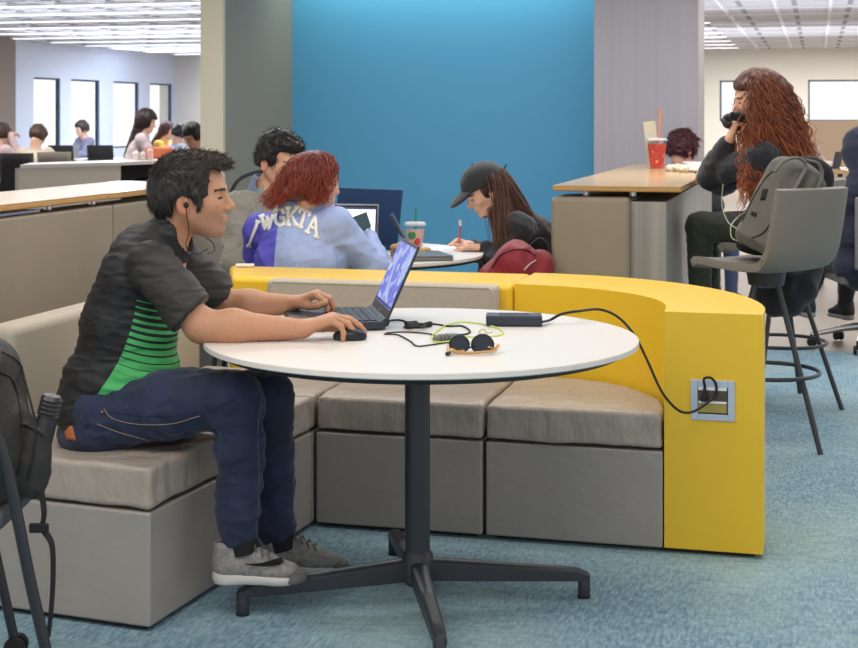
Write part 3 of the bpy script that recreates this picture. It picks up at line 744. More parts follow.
# shirt
def shirt_mat():
    m = bpy.data.materials.new('striped_sport_shirt'); m.use_nodes = True; nt = m.node_tree; N = nt.nodes; L = nt.links; b = N['Principled BSDF']
    a = N.new('ShaderNodeAttribute'); a.attribute_name = 'st'; s = N.new('ShaderNodeSeparateXYZ'); L.new(a.outputs['Vector'], s.inputs[0])
    X, Z, Y = s.outputs[0], s.outputs[1], s.outputs[2]        # X across panel, Z stripe coordinate, Y sleeve flag
    fr = nmath(nt, 'FRACT', nmath(nt, 'MULTIPLY', Z, 1/.0195))
    duty = N.new('ShaderNodeMapRange'); L.new(Z, duty.inputs[0])
    duty.inputs[1].default_value = 0.0; duty.inputs[2].default_value = -.205; duty.inputs[3].default_value = .22; duty.inputs[4].default_value = 1.0
    isg = nmath(nt, 'LESS_THAN', fr, duty.outputs[0])
    pan = nmath(nt, 'MULTIPLY', nmath(nt, 'GREATER_THAN', X, 0.0), nmath(nt, 'LESS_THAN', Y, .5))
    pan = nmath(nt, 'MULTIPLY', pan, nmath(nt, 'LESS_THAN', Z, .003))
    g = nmix(nt, isg, lin((22, 26, 24))+(1,), lin((72, 176, 98))+(1,))
    slv = nmix(nt, nmath(nt, 'GREATER_THAN', Y, .5), lin((22, 22, 26))+(1,), lin((48, 45, 43))+(1,))
    L.new(nmix(nt, pan, slv, g), b.inputs['Base Color']); b.inputs['Roughness'].default_value = .6
    tc = N.new('ShaderNodeTexCoord'); n = N.new('ShaderNodeTexNoise'); n.inputs['Scale'].default_value = 16; L.new(tc.outputs['Object'], n.inputs['Vector'])
    bp = N.new('ShaderNodeBump'); bp.inputs['Strength'].default_value = .4; bp.inputs['Distance'].default_value = .012; L.new(n.outputs[0], bp.inputs['Height']); L.new(bp.outputs[0], b.inputs['Normal'])
    return m
def E(px, py, D, r, k=.06, B=None): return ell(J(px, py, D), r, B0 if B is None else B, k)
Btor = basis(CW(1, 0, -.42), CW(.42, 0, 1))
sp = [E(140, 278, 4.30, (.115, .17, .12), .05, Btor), E(150, 254, 4.31, (.09, .125, .06), .05, Btor), E(130, 325, 4.30, (.142, .162, .14), .06, Btor), E(122, 378, 4.30, (.170, .168, .125), .06), E(106, 408, 4.30, (.148, .168, .100), .05)]
sp += [cap(J(170, 240, 4.30), J(150, 252, 4.31), .070, .09, .03)]
for sh, el, q in ((shR, elR, 0), (shL, elL, 1)):
    d = (Vector(el)-Vector(sh)).normalized(); L_ = (Vector(el)-Vector(sh)).length
    hem = Vector(sh)+d*(L_*(.80 if q == 0 else .72))
    sp.append(cap(Vector(sh)-Vector((0, 0, .0)), hem+d*.05, .066, .070, .035))
    ax = d.to_track_quat('X', 'Z').to_matrix()
    hd = (d+(CW(.30, 0, -.12) if q == 0 else Vector((0, 0, 0)))).normalized()
    ax = np.array(hd.to_track_quat('X', 'Z').to_matrix())
    sp.append(rbox(hem+hd*.07, (.07, .085, .085), ax, .001, .003, 's'))
sp += [cap(J(178, 229, 4.29), J(166, 243, 4.30), .064, .074, .02), cap(J(190, 214, 4.29), J(181, 234, 4.29), .072, .060, .004, 's')]
armax = np.stack([npv(shR), npv(elR), npv(shL), npv(elL)])
def shirt_vec(V):
    Xc = V[:, 0]*CT+V[:, 1]*ST; Dc = -V[:, 0]*ST+V[:, 1]*CT; Z = V[:, 2]
    a = J(138, 296, 4.15); bq = J(86, 410, 4.15)
    ax, az = a.x*CT+a.y*ST, a.z; bx, bz = bq.x*CT+bq.y*ST, bq.z
    t = (az-Z)/(az-bz); lineX = ax+(bx-ax)*t+.03*np.sin(np.clip(t, 0, 1)*3.1)
    u = Xc-lineX
    # stripe coordinate: falls to the front, curves with the body
    zc = (Z-az)+.36*(u)-.7*u*u+.012
    # sleeve flag by distance to arm axis compared to the side of the trunk
    fl = np.zeros(len(V))
    for i in (0, 2):
        s0, e0 = armax[i], armax[i+1]; d = e0-s0; tt = np.clip(((V-s0) @ d)/(d @ d), -.3, 1.2); dist = np.linalg.norm(V-s0-tt[:, None]*d, axis=1)
        fl = np.maximum(fl, ((dist < .0785) & (tt > -.05)).astype(float))
    return np.stack([u, zc, fl], 1)
f1 = folds(.0035, 16, 8, (1, 1, 2.2)); f2 = folds(.0028, 45, 9, (1, .6, 1.8))
shirt, SV, SQ = cloth_obj('t_shirt', sp, .0042, shirt_mat(), man, lambda V, N_: f1(V, N_)+f2(V, N_), shirt_vec)
# jeans
jeans_m = cloth('indigo_denim', (36, 45, 72), .8, .5, 30, .010, .30, .1)
jp = [E(99, 428, 4.30, (.115, .165, .066), .05), E(140, 409, 4.30, (.14, .158, .066), .05)]
jp += [cap(hipN, (hipN+knN)/2+Vector((0, 0, .004)), .092, .088, .05), cap((hipN+knN)/2+Vector((0, 0, .004)), knN, .088, .071, .03), cap(knN, J(240, 450, 4.12), .070, .064, .03), cap(J(240, 450, 4.12), J(238, 532, 4.10), .064, .056, .02)]
jp += [cap(hipF, (hipF+knF)/2, .092, .086, .05), cap((hipF+knF)/2, knF, .086, .069, .03), cap(knF, J(273, 450, 4.37), .068, .060, .03), cap(J(273, 450, 4.37), J(276, 530, 4.36), .060, .053, .02)]
jp += [rbox(J(238, 555, 4.10), (.09, .09, .033), None, .001, .004, 's'), rbox(J(276, 554, 4.36), (.09, .09, .03), None, .001, .004, 's')]
g1 = folds(.0065, 20, 21, (1.6, 1, 1)); g2 = folds(.0030, 50, 22, (1, 1, 1.5))
jeans, JV, JQ = cloth_obj('jeans', jp, .0044, jeans_m, man, lambda V, N_: g1(V, N_)+g2(V, N_))
jb = bvh_of(JV, JQ); sb = bvh_of(SV, SQ)
def stitch(name, bvh, pts, r, mat, parent, n=8, off=.0008):
    pl = spline([Vector((x, y, 0)) for x, y in pts], n); out = [cam_project(bvh, p.x, p.y, off) for p in pl]; out = [o for o in out if o is not None]
    if len(out) > 2: return MB().tube(out, r, 5).build(name, mat, parent)
thread = M('tan_thread', (150, 130, 110), .7)
stitch('pocket_stitching', jb, [(97, 424), (118, 432), (150, 441)], .0012, thread, jeans)
stitch('pocket_stitching', jb, [(104, 409), (112, 418), (135, 424), (170, 424), (200, 416)], .0012, thread, jeans)
stitch('side_seam', jb, [(110, 412), (150, 416), (200, 413), (235, 400)], .0015, M('dark_thread', (30, 38, 66), .8), jeans)
stitch('side_seam', jb, [(262, 392), (258, 430), (259, 480), (257, 528)], .0012, M('seam_blue', (86, 98, 130), .8), jeans)
# belt loop, patch, rivet
def patch(name, bvh, x0, x1, y0, y1, nx, ny, mat, parent, off=.002, shape=None, th=.0015):
    vs = []; ok = {}
    mb = MB()
    for j in range(ny+1):
        for i in range(nx+1):
            u, v = i/nx, j/ny; px, py = (x0+(x1-x0)*u, y0+(y1-y0)*v) if shape is None else shape(u, v)
            h = cam_project(bvh, px, py, off)
            if h is None: h = vs[-1] if vs else J(px, py, 4.2)
            vs.append(Vector(h))
    fs = [(j*(nx+1)+i, j*(nx+1)+i+1, (j+1)*(nx+1)+i+1, (j+1)*(nx+1)+i) for j in range(ny) for i in range(nx)]
    o = mb.add(vs, fs).build(name, mat, parent)
    so = o.modifiers.new('t', 'SOLIDIFY'); so.thickness = th; so.offset = 1
    return o
patch('leather_patch', jb, 0, 0, 0, 0, 6, 6, M('leather_patch_brown', (176, 104, 62), .6), jeans, shape=lambda u, v: (64+u*10+v*4-2, 425+v*15+u*2-1))
patch('belt_loop', jb, 0, 0, 0, 0, 2, 5, jeans_m, jeans, shape=lambda u, v: (80+u*4+v*4, 416+v*12-u*2), off=.004)
rv = cam_project(jb, 102, 412, .001)
if rv is not None: MB().ell(rv, (.004, .004, .004), n=10).build('rivet', M('brass', (200, 160, 80), .3, metal=1), jeans)
# shoes
shoe_m = M('grey_mesh_knit', (138, 134, 132), .8, bump=.8, bscale=140, bdist=.004, var=.30, vscale=60)
sole_m = M('pale_rubber', (206, 202, 198), .5); sole_d = M('grey_rubber', (86, 84, 86), .6)
def man_shoe(heelpx, D, fdir, L):
    heel = J(*heelpx, D)
    o, V, Q, W = shoe(man, 'sneaker', heel, fdir, L, shoe_m, sole_m)
    Bs = basis(fdir, (0, 0, 1)); V2, Q2 = sdf_mesh([ell(W(L*.965, 0, .026), (.020, .036, .015), Bs, .02), ell(W(L*.93, 0, .014), (.03, .042, .012), Bs, .02)], .003, 1); np_mesh('toe_guard', V2, Q2, M('toe_grey', (96, 93, 94), .7), o)
    return o, bvh_of(V, Q), W
s1, sb1, W1 = man_shoe((214, 582), 4.10, CW(1, -.12, .02), .248)
s2, sb2, W2 = man_shoe((262, 574), 4.36, CW(1, -.05, .03), .245)
blk = M('black_mark', (14, 14, 16), .9)
def swoosh(u, v):
    x = 244+u*41; y = 564-5*u*u; wdt = .6+7.5*u*(1 if u < .85 else (1-u)/.15*.8+.2)
    return x, y+(v-.5)*wdt+1.5*math.sin(u*3.14)
patch('side_mark', sb1, 0, 0, 0, 0, 16, 3, blk, s1, off=.010, shape=swoosh, th=.001)
lace = M('grey_lace', (92, 90, 94), .8)
for W, o in ((W1, s1), (W2, s2)):
    for i in range(5):
        a = .085+.019*i; z = .132-.0116*i
        pts = [Vector(W(a+.004, -.024, z-.016)), Vector(W(a, -.010, z)), Vector(W(a-.002, .010, z)), Vector(W(a+.004, .024, z-.016))]
        MB().tube(spline(pts, 4), .0025, 6).build('lace', lace, o)
    MB().tube(spline([Vector(W(.045, 0, .10)), Vector(W(.075, -.02, .115)), Vector(W(.09, 0, .108)), Vector(W(.075, .02, .115)), Vector(W(.06, .01, .10))], 5), .002, 6).build('lace', lace, o)
for an, hx in ((anN, 0), (anF, 0)):
    MB().tube([an+Vector((0, 0, .03)), an+CW(.012, 0, -.02), an+CW(.02, 0, -.06)], [.042, .046, .048], 16).build('sock', M('black_sock', (28, 28, 32), .9), man)
# earphone
ear = HD.w(.004, .086, -.018)
MB().ell(ear, (.008, .008, .009), n=12).build('earbud', rubber, man)
stitch_pts = spline([Vector(ear), Vector(HD.w(.006, .090, -.045)), J(189, 232, 4.20), J(186, 246, 4.19), J(196, 254, 4.2), J(208, 249, 4.24)], 6)
MB().tube(stitch_pts, .0014, 6).build('earphone_cable', rubber, man)
MB().tube(spline([J(206, 238, 4.33), J(213, 243, 4.33), J(214, 251, 4.32), J(207, 254, 4.3)], 6), .0014, 6).build('earphone_cable', rubber, man)
# ================================================================== things on the white table
TZ = .762
def TP(px, py, z=TZ): return P(px, py, z)
# laptop
lap = thing('laptop', 'open dark laptop with lit screen in front of the man', 'laptop', CW(-.24, 4.6, TZ))
la, lb_ = CW(-.1265, 4.31, 0), CW(-.183, 4.64, 0)             # hinge ends: near, far
wd = (lb_-la); dep = CW(-.985, -.17, 0).normalized()*.275
lapm = M('dark_laptop_shell', (52, 60, 68), .35, metal=.4); keym = M('black_keys', (26, 30, 36), .45)
def quadbox(mb, o, a, b, h0, h1):
    q = [o, o+a, o+a+b, o+b]
    return mb.prism([(p.x, p.y) for p in q], h0, h1)
quadbox(MB(), la, wd, dep, TZ+.003, TZ+.027).build('base', lapm, lap, bevel=.004)
quadbox(MB(), la+wd*.03+dep*.08, wd*.94, dep*.50, TZ+.0272, TZ+.0278).build('keyboard_bed', M('key_bed', (20, 24, 30), .4), lap, smooth=False)
kb = MB()
for i in range(6):
    for j in range(15):
        o_ = la+wd*(.045+.061*j)+dep*(.09+.08*i); quadbox(kb, o_, wd*.052, dep*.066, TZ+.0278, TZ+.030)
kb.build('keys', keym, lap, smooth=False)
quadbox(MB(), la+wd*.33+dep*.64, wd*.32, dep*.28, TZ+.027, TZ+.0276).build('trackpad', M('trackpad_grey', (40, 44, 50), .3), lap, smooth=False)
hz = la-dep.normalized()*.0
MB().tube([la+wd*.02+Vector((0, 0, TZ+.022)), la+wd*.98+Vector((0, 0, TZ+.022))], .012, 16).build('hinge', lapm, lap)
sup = (Vector((0, 0, 1))*math.cos(math.radians(24))-dep.normalized()*math.sin(math.radians(24)))
def scr(u, v, off=0):
    nrm = wd.normalized().cross(sup); nrm = nrm if nrm.dot(dep) > 0 else -nrm
    return la+Vector((0, 0, TZ+.028))+wd*u+sup*(.238*v)+nrm*off
def slab(mb, u0, u1, v0, v1, o0, o1):
    vs = [scr(u, v, o) for o in (o0, o1) for v in (v0, v1) for u in (u0, u1)]
    return mb.add(vs, [(0, 1, 3, 2), (4, 6, 7, 5), (0, 4, 5, 1), (2, 3, 7, 6), (0, 2, 6, 4), (1, 5, 7, 3)])
lid = slab(MB(), 0, 1, 0, 1, -.007, 0).build('lid', lapm, lap, bevel=.002)
def screen_mat(name, c1, c2, c3, scale, strength):
    m = bpy.data.materials.new(name); m.use_nodes = True; nt = m.node_tree; N = nt.nodes; L = nt.links; b = N['Principled BSDF']
    tc = N.new('ShaderNodeTexCoord'); n = N.new('ShaderNodeTexNoise'); n.inputs['Scale'].default_value = scale; n.inputs['Detail'].default_value = 3; L.new(tc.outputs['Object'], n.inputs['Vector'])
    r = nmath(nt, 'GREATER_THAN', n.outputs['Fac'], .53); v = N.new('ShaderNodeTexVoronoi'); v.inputs['Scale'].default_value = scale*1.6; L.new(tc.outputs['Object'], v.inputs['Vector'])
    c = nmix(nt, r, lin(c1)+(1,), lin(c2)+(1,)); c = nmix(nt, nmath(nt, 'LESS_THAN', v.outputs['Distance'], .3), c, lin(c3)+(1,))
    b.inputs['Base Color'].default_value = (.02, .02, .02, 1); b.inputs['Roughness'].default_value = .3
    L.new(c, b.inputs['Emission Color']); b.inputs['Emission Strength'].default_value = strength; return m
slab(MB(), .03, .97, .13, .955, .0, .0012).build('screen', screen_mat('laptop_screen', (92, 108, 214), (158, 176, 232), (190, 200, 236), 14, .85), lap, smooth=False)
slab(MB(), .03, .97, .135, .175, .0012, .0016).build('taskbar', M('taskbar_blue', (40, 48, 120), .4, emit=.5), lap, smooth=False)
slab(MB(), .45, .55, .04, .07, .0, .0008).build('lid_emblem', M('emblem_grey', (120, 124, 130), .4), lap, smooth=False)
# mouse
mo = J(350, 341, 4.13); mo.z = TZ
t = thing('computer_mouse', "black mouse with blue glow under the man's right hand", 'mouse', mo)
mx_ = CW(1, .1); mB = basis(mx_, (0, 0, 1))
V, Q = sdf_mesh([ell(mo+Vector((0, 0, .010)), (.048, .030, .026), mB, .01), rbox(mo-Vector((0, 0, .05)), (.2, .2, .05), None, .001, .002, 's')], .0025, 1); np_mesh('shell', V, Q, M('mouse_black', (26, 26, 34), .35), t)
MB().box(mo+mx_*.036+Vector((0, 0, .016)), (.016, .012, .014), R=Matrix(mB)).build('scroll_light', M('mouse_glow', (60, 50, 230), .4, emit=2.0), t, bevel=.004)
# charger brick
bk = TP(515, 331); ba = CW(.97, .05).normalized(); ang = math.atan2(ba.y, ba.x)
t = thing('power_adapter', 'black power adapter brick on the white table', 'power adapter', TP(514, 329))
bc = TP(514, 325)
MB().box(bc+Vector((0, 0, .017)), (.168, .078, .032), rz=ang-.10).build('casing', M('adapter_black', (44, 50, 66), .38), t, bevel=.006)
MB().box(bc+Vector((0, 0, .0335)), (.09, .05, .0006), rz=ang-.10).build('rating_label', M('adapter_label', (34, 38, 50), .6), t, smooth=False)
# power cord from adapter to outlet
cord = [TP(542, 322, TZ+.015), TP(550, 320, TZ+.01), TP(562, 314, TZ+.03), TP(580, 311, TZ+.035), J(600, 309.5, 4.75), J(618, 317, 4.72), J(635, 336, 4.68), J(648, 362, 4.64), J(662, 392, 4.60), J(678, 410, 4.58), J(692, 412, 4.58), J(707, 403, 4.60), J(715, 396, 4.62), J(716, 385, 4.62), J(711, 378, 4.62), J(704, 379, 4.63), J(705, 388, 4.64)]
c = MB().tube(spline(cord, 8), .0042, 8).build('charging_cable', rubber); tag(c, 'black cord looping from the adapter to the yellow outlet', 'cable')
c2 = thing('power_plug', 'black plug in the outlet of the yellow arm', 'plug', YZ(705, 400))
pz = YZ(705, 396); MB().box(pz+Vector((0, -.018, -.004)), (.022, .03, .018)).build('plug_body', rubber, c2, bevel=.003)
MB().lathe([(.009, 0), (.004, .03)], pz+Vector((0, -.02, .0)), 12).build('strain_relief', rubber, c2)
# thin black cables
def cable(label, pts, r=.0022, mat=rubber, name='cable', n=8):
    c = MB().tube(spline(pts, n), r, 7).build(name, mat); tag(c, label, 'cable'); return c
zc = TZ+.003
cable('thin black cable lying from the laptop to the sunglasses', [TP(384, 334, zc), TP(398, 335, zc), TP(410, 341, zc), TP(417, 346, zc), TP(430, 345, zc), TP(445, 343, zc), TP(462, 342, zc)])
cable('straight black cable from the laptop to the grey plug', [TP(386, 333, zc), TP(400, 332, zc), TP(415, 332.5, zc), TP(430, 334, zc), TP(438, 337, zc)])
cable('bundled black cable behind the laptop hinge', [TP(386, 321, zc), TP(396, 320, zc), TP(404, 321, zc), TP(412, 326, zc), TP(404, 327, zc), TP(420, 327, zc+.01), TP(432, 324, zc), TP(448, 326, zc), TP(462, 326, zc), TP(470, 331, zc), TP(466, 334, zc), TP(456, 335, zc)], .0028)
t = thing('cable_splitter', 'small black cable junction behind the laptop', 'adapter', TP(414, 326))
V, Q = sdf_mesh([cap(TP(408, 326, TZ+.008), TP(420, 325.5, TZ+.008), .010, .007, .01), cap(TP(420, 326, TZ+.007), TP(430, 324, TZ+.009), .006, .009, .01), cap(TP(406, 323.5, TZ+.014), TP(416, 322.5, TZ+.016), .006, None, .006)], .002, 1); np_mesh('cover', V, Q, rubber, t)
MB().tube([TP(409, 326, TZ+.019), TP(419, 325.5, TZ+.017)], .002, 6).build('grip_ridge', blackm, t)
# grey connector and lime cord
t = thing('usb_adapter', 'grey ribbed adapter plug beside the sunglasses', 'adapter', TP(447, 339))
q0, q1 = TP(434, 339, TZ+.009), TP(457, 336, TZ+.009)
MB().tube([q0, q0.lerp(q1, .1), q0.lerp(q1, .7), q1], [.006, .010, .0105, .008], 14).build('body', M('adapter_grey', (110, 114, 112), .4), t)
for k in (.2, .35, .5): p = q0.lerp(q1, k); MB().tube([p, p+(q1-q0)*.04], .0115, 14).build('ridge', M('ridge_grey', (80, 84, 84), .5), t)
lime = M('lime_cord', (198, 222, 96), .5)
cable('lime green cord looped around the grey adapter', [TP(434, 334, zc), TP(432, 338, zc), TP(437, 342, zc), TP(450, 341, zc), TP(462, 337, zc), TP(478, 337, zc), TP(492, 336, zc), TP(503, 334, zc), TP(500, 329, zc), TP(490, 325.5, zc), TP(476, 323, zc), TP(460, 322, zc), TP(447, 325, zc), TP(437, 331, zc), TP(434, 334, zc)], .0022, lime, 'lime_cord')
cable('short curled cable end in front of the adapter brick', [TP(487, 333, zc), TP(484, 329, zc), TP(479, 331, zc), TP(482, 334, zc), TP(492, 332, zc)], .0015, M('pale_cable', (190, 196, 150), .5))
# sunglasses
sg = thing('sunglasses', 'sunglasses with dark lenses and light wooden temples', 'sunglasses', TP(473, 350))
gf = M('glasses_black', (20, 20, 22), .3); gl = M('dark_lens', (50, 54, 66), .08, coat=.5); gw = M('bamboo', (206, 164, 104), .45, var=.12, vscale=30)
for cx_, nm in ((459.5, 0), (482.5, 1)):
    c0 = J(cx_, 344, 3.915); ex, ey = (.0255, .023) if nm == 0 else (.029, .025)
    rx = CW(1, .08 if nm else -.1).normalized(); uz = (Vector((0, 0, 1))+CW(0, .35)).normalized()
    ring = [c0+rx*ex*math.cos(a)*(1-.08*math.sin(a))+uz*ey*math.sin(a) for a in [i*math.pi/12 for i in range(25)]]
    MB().tube(ring, .0028, 7, caps=False).build('rim', gf, sg)
    n_ = rx.cross(uz)*.001
    inn = [c0+(p-c0)*.97 for p in ring[:-1]]
    MB().add([p+n_ for p in inn]+[p-n_ for p in inn], [list(range(24)), list(range(24, 48))[::-1]]+[(i, (i+1) % 24, 24+(i+1) % 24, 24+i) for i in range(24)]).build('lens', gl, sg, smooth=False)
MB().tube(spline([J(467, 346, 3.91), J(470.5, 347.5, 3.905), J(474, 346, 3.91)], 4), .0028, 7).build('bridge', gf, sg)
MB().tube(spline([TP(449, 352, TZ+.008), J(452, 349, 3.88), J(455, 352, 3.87), J(470, 353, 3.865), J(485, 352, 3.865), J(495, 350.5, 3.88), J(499, 346, 3.905)], 6), .0052, 8, flat=.5).build('temple', gw, sg)
MB().tube(spline([TP(448, 353, TZ+.004), TP(449, 345, TZ+.010), J(456, 351, 3.89), J(464, 351, 3.89)], 6), .0045, 8, flat=.5).build('temple', gw, sg)
MB().tube([TP(447, 354, TZ+.006), TP(449.5, 352.5, TZ+.007)], .0055, 8).build('hinge', gf, sg)
MB().tube([J(489, 347, 3.9), J(494, 349, 3.88), J(498, 345, 3.915)], .004, 8, flat=.6).build('temple_tip', gw, sg)

pp = P(245, 266.5, .771); tag(MB().box(pp+Vector((0, 0, .006)), (.075, .03, .01), rz=.25).build('folded_paper', M('paper_white', (240, 240, 240), .8), bevel=.002), 'small folded white paper on the left end of the yellow back', 'paper')
# ================================================================== generic seated person
def person(label, root, H, skin, body_f, torso, arms, legs, top_m, pants_m, shoe_col=(40, 40, 44), sleeve=.93, vox=.0055, skinvox=.0045, hood=None, sleeve_r=(.062, .052, .040), top_vec=None, extra_top=(), group=None, lip=(170, 100, 95), brow=(40, 28, 24), amp=.004, seed=1, top_name='sweater', neck=None, leg_r=(.085, .062, .045)):
    t = thing('person', label, 'person', root, group)
    B = basis(body_f, (0, 0, 1)); neck = neck or (torso[0][0]+Vector((0, 0, .10)))
    pr = H.prims(); hb = Vector(H.w(-.02, 0, -.08))
    pr.append(cap(hb, neck, .050, .055, .03))
    for c, r in torso: pr.append(ell(c, np.array(r)*.72, B, .05))
    pr.append(cap(neck, torso[0][0], .05, .06, .05))
    for a in arms:
        pr += arm_prims(a['s'], a['e'], a['w'], .042, .038, .025)
        pr.append(cap(a['s'], torso[0][0], .035, .05, .04))
        if 'hd' in a: pr += hand_prims(a['w'], a['hd'], a['n'], a['t'], a.get('sc', .92), per=a.get('per'), curl=a.get('curl', (30, 35, 25)), thumb=a.get('thumb', (.6, .6, .4)), tcurl=a.get('tc', 15), fat=1.05)
    for h, k, an in legs: pr += [cap(h, k, .06, .042, .03), cap(k, an, .042, .03, .02), cap(an, an+Vector(body_f)*.08-Vector((0, 0, .05)), .028, .02, .02)]
    skin_obj(pr, [H], skin, skinvox, t, lip, brow)
    tp = [ell(c, r, B, .06) for c, r in torso]
    tp.append(cap(neck-Vector((0, 0, .0)), torso[0][0], .062, .085, .04))
    for a in arms:
        s_, e_, w_ = Vector(a['s']), Vector(a['e']), Vector(a['w']); w2 = e_.lerp(w_, a.get('sl', sleeve)); m_ = e_.lerp(w2, .35)
        tp += [cap(torso[0][0]+(s_-torso[0][0])*.5, s_, sleeve_r[0]*1.1, sleeve_r[0], .05), cap(s_, e_, sleeve_r[0], sleeve_r[1], .04), cap(e_, m_, sleeve_r[1], sleeve_r[1], .03), cap(m_, w2, sleeve_r[1], sleeve_r[2], .03)]
    tp += list(extra_top)
    fa, fb = folds(amp, 19, seed, (1, 1, 1.6)), folds(amp*.5, 48, seed+1)
    o, V, Q = cloth_obj(top_name, tp, vox, top_m, t, lambda V, N_: fa(V, N_)+fb(V, N_), top_vec)
    hp_ = [ell(torso[-1][0]+Vector((0, 0, -.06)), (.14, .17, .10), B, .05)]
    for h, k, an in legs: hp_ += [cap(h, k, leg_r[0], leg_r[1], .04), cap(k, an, leg_r[1], leg_r[2], .02)]
    cloth_obj('trousers', hp_, vox*1.15, pants_m, t, lambda V, N_: fb(V, N_))
    for h, k, an in legs:
        f = Vector(body_f); f.z = 0; f.normalize()
        heel = Vector(an)-f*.07; heel.z = an.z-.09
        shoe(t, 'shoe', heel, f, .24, M('shoe_%d_%d_%d' % shoe_col, shoe_col, .6), M('shoe_sole_pale', (150, 148, 146), .6), .007)
    return t, o, V, Q
def A(s, e, w, hd=None, n=(0, 0, -1), t=None, **k):
    d = dict(s=s, e=e, w=w, **k)
    if hd is not None: d.update(hd=hd, n=n, t=t)
    return d
def cam_bezier_hair(H, n, seed, start_fn, end_fn, out=.03, sag=.5, rs=1.0):
    r = np.random.RandomState(seed); S, C1, C2, Ee = [], [], [], []
    for _ in range(n):
        az, el_ = start_fn(r); d = np.array([math.cos(el_)*math.cos(az), math.cos(el_)*math.sin(az), math.sin(el_)])
        s = H.w(-.008+d[0]*.104*rs, d[1]*.083*rs, .032+d[2]*.094*rs); nn = H.B @ d
        e = npv(end_fn(r, d)); S.append(s)
        hor = nn.copy(); hor[2] = 0; hor /= max(np.linalg.norm(hor), 1e-3); up_ = max(nn[2], 0)
        C1.append(s+nn*out*.8+hor*(.02+.07*up_)); q = H.c+hor*(.105*rs+out)+np.array([0, 0, -.03]); C2.append(q*(1-sag)+e*sag+np.array([0, 0, .03])); Ee.append(e)
    return S, C1, C2, Ee

# ------------------------------------------------------------------ chairs for the people behind
def side_chair(label, loc, face, mat, src=None, group=None, legm=None, cat='chair'):
    rz = math.atan2(face.y, face.x)
    if src is not None:
        c = copy_tree(src, loc, rz)
        c['label'] = label
        if group: c['group'] = group
        return c
    t = thing('side_chair', label, cat, (0, 0, 0), group); legm = legm or blackm
    MB().box((0, 0, .435), (.44, .45, .035)).build('seat', mat, t, bevel=.012)
    b = MB(); n = 8; vs = []
    for j in range(5):
        for i in range(n+1):
            y = (i/n-.5)*.37; z = .50+j*.125; x = -.215-.07*(j/4)+.05*(abs(y)/.22)**2; vs.append((x, y, z))
    b.add(vs, [(j*(n+1)+i, j*(n+1)+i+1, (j+1)*(n+1)+i+1, (j+1)*(n+1)+i) for j in range(4) for i in range(n)])
    bo = b.build('backrest', mat, t); so = bo.modifiers.new('s', 'SOLIDIFY'); so.thickness = .025
    for sx, sy in ((1, 1), (1, -1), (-1, 1), (-1, -1)):
        top = .43 if sx > 0 else .84
        MB().tube([(sx*.23, sy*.22, 0), (sx*.20, sy*.205, .42)] if sx > 0 else [(sx*.25, sy*.22, 0), (sx*.20, sy*.215, .42), (sx*.245, sy*.215, .80)], .011, 8).build('leg', legm, t)
    t.location = loc; t.rotation_euler = (0, 0, rz); return t

# ------------------------------------------------------------------ woman with red hair
Hr = Head(J(316, 182, 6.32), CW(.78, .60, -.16), (0, 0, 1), 1.0, True)
f_t = CW(.55, .80, 0).normalized()
tor = [(J(303, 238, 6.34), (.13, .19, .13)), (J(300, 262, 6.30), (.155, .215, .14)), (J(297, 298, 6.26), (.17, .225, .14))]
armR = A(J(335, 226, 6.24), J(374, 269, 6.28), J(367, 240, 6.50), hd=J(359, 225, 6.52)-J(367, 240, 6.50), n=CW(-1, .2, 0), t=CW(0, -1, 0), curl=(35, 50, 30))
armL = A(J(262, 230, 6.50), J(256, 275, 6.62), J(300, 262, 6.85), hd=CW(1, .2, 0), n=(0, 0, -1), t=CW(1, 0, 0))
lg = lambda x, d: (CW(x, d, .52), CW(x+.2, d+.34, .52), CW(x+.2, d+.36, .10))
def jacket_mat():
    m = bpy.data.materials.new('two_tone_jacket'); m.use_nodes = True; nt = m.node_tree; N = nt.nodes; L = nt.links; b = N['Principled BSDF']
    a = N.new('ShaderNodeAttribute'); a.attribute_name = 'st'; s = N.new('ShaderNodeSeparateXYZ'); L.new(a.outputs['Vector'], s.inputs[0])
    L.new(nmix(nt, nmath(nt, 'GREATER_THAN', s.outputs[0], 0), lin((88, 84, 196))+(1,), lin((150, 168, 214))+(1,)), b.inputs['Base Color']); b.inputs['Roughness'].default_value = .6
    tc = N.new('ShaderNodeTexCoord'); n = N.new('ShaderNodeTexNoise'); n.inputs['Scale'].default_value = 14; L.new(tc.outputs['Object'], n.inputs['Vector'])
    bp = N.new('ShaderNodeBump'); bp.inputs['Strength'].default_value = .35; bp.inputs['Distance'].default_value = .015; L.new(n.outputs[0], bp.inputs['Height']); L.new(bp.outputs[0], b.inputs['Normal'])
    return m
def jvec(V):
    Xc = V[:, 0]*CT+V[:, 1]*ST; Z = V[:, 2]; x0 = (275-429)/FPX*6.15
    return np.stack([Xc-x0-(Z-.9)*.05, Z, Xc], 1)
denim_l = cloth('mid_denim', (70, 84, 120))
red, ro, RV, RQ = person('person with long red hair in a two-tone blue jacket with white lettering', CW(-.8, 6.3, 0), Hr, (214, 168, 146), f_t, tor, [armR, armL], [lg(-.62, 6.3), lg(-.82, 6.45)], jacket_mat(), denim_l, top_vec=jvec, sleeve_r=(.070, .066, .05), amp=.005, seed=31, top_name='jacket', extra_top=[cap(J(314, 209, 6.36), J(328, 211, 6.34), .034, .03, .03), cap(J(288, 208, 6.32), J(318, 208, 6.32), .045, .040, .03)], vox=.005, lip=(180, 100, 100))
hm = hair_mat('red_brown_hair', (120, 50, 40), .4)
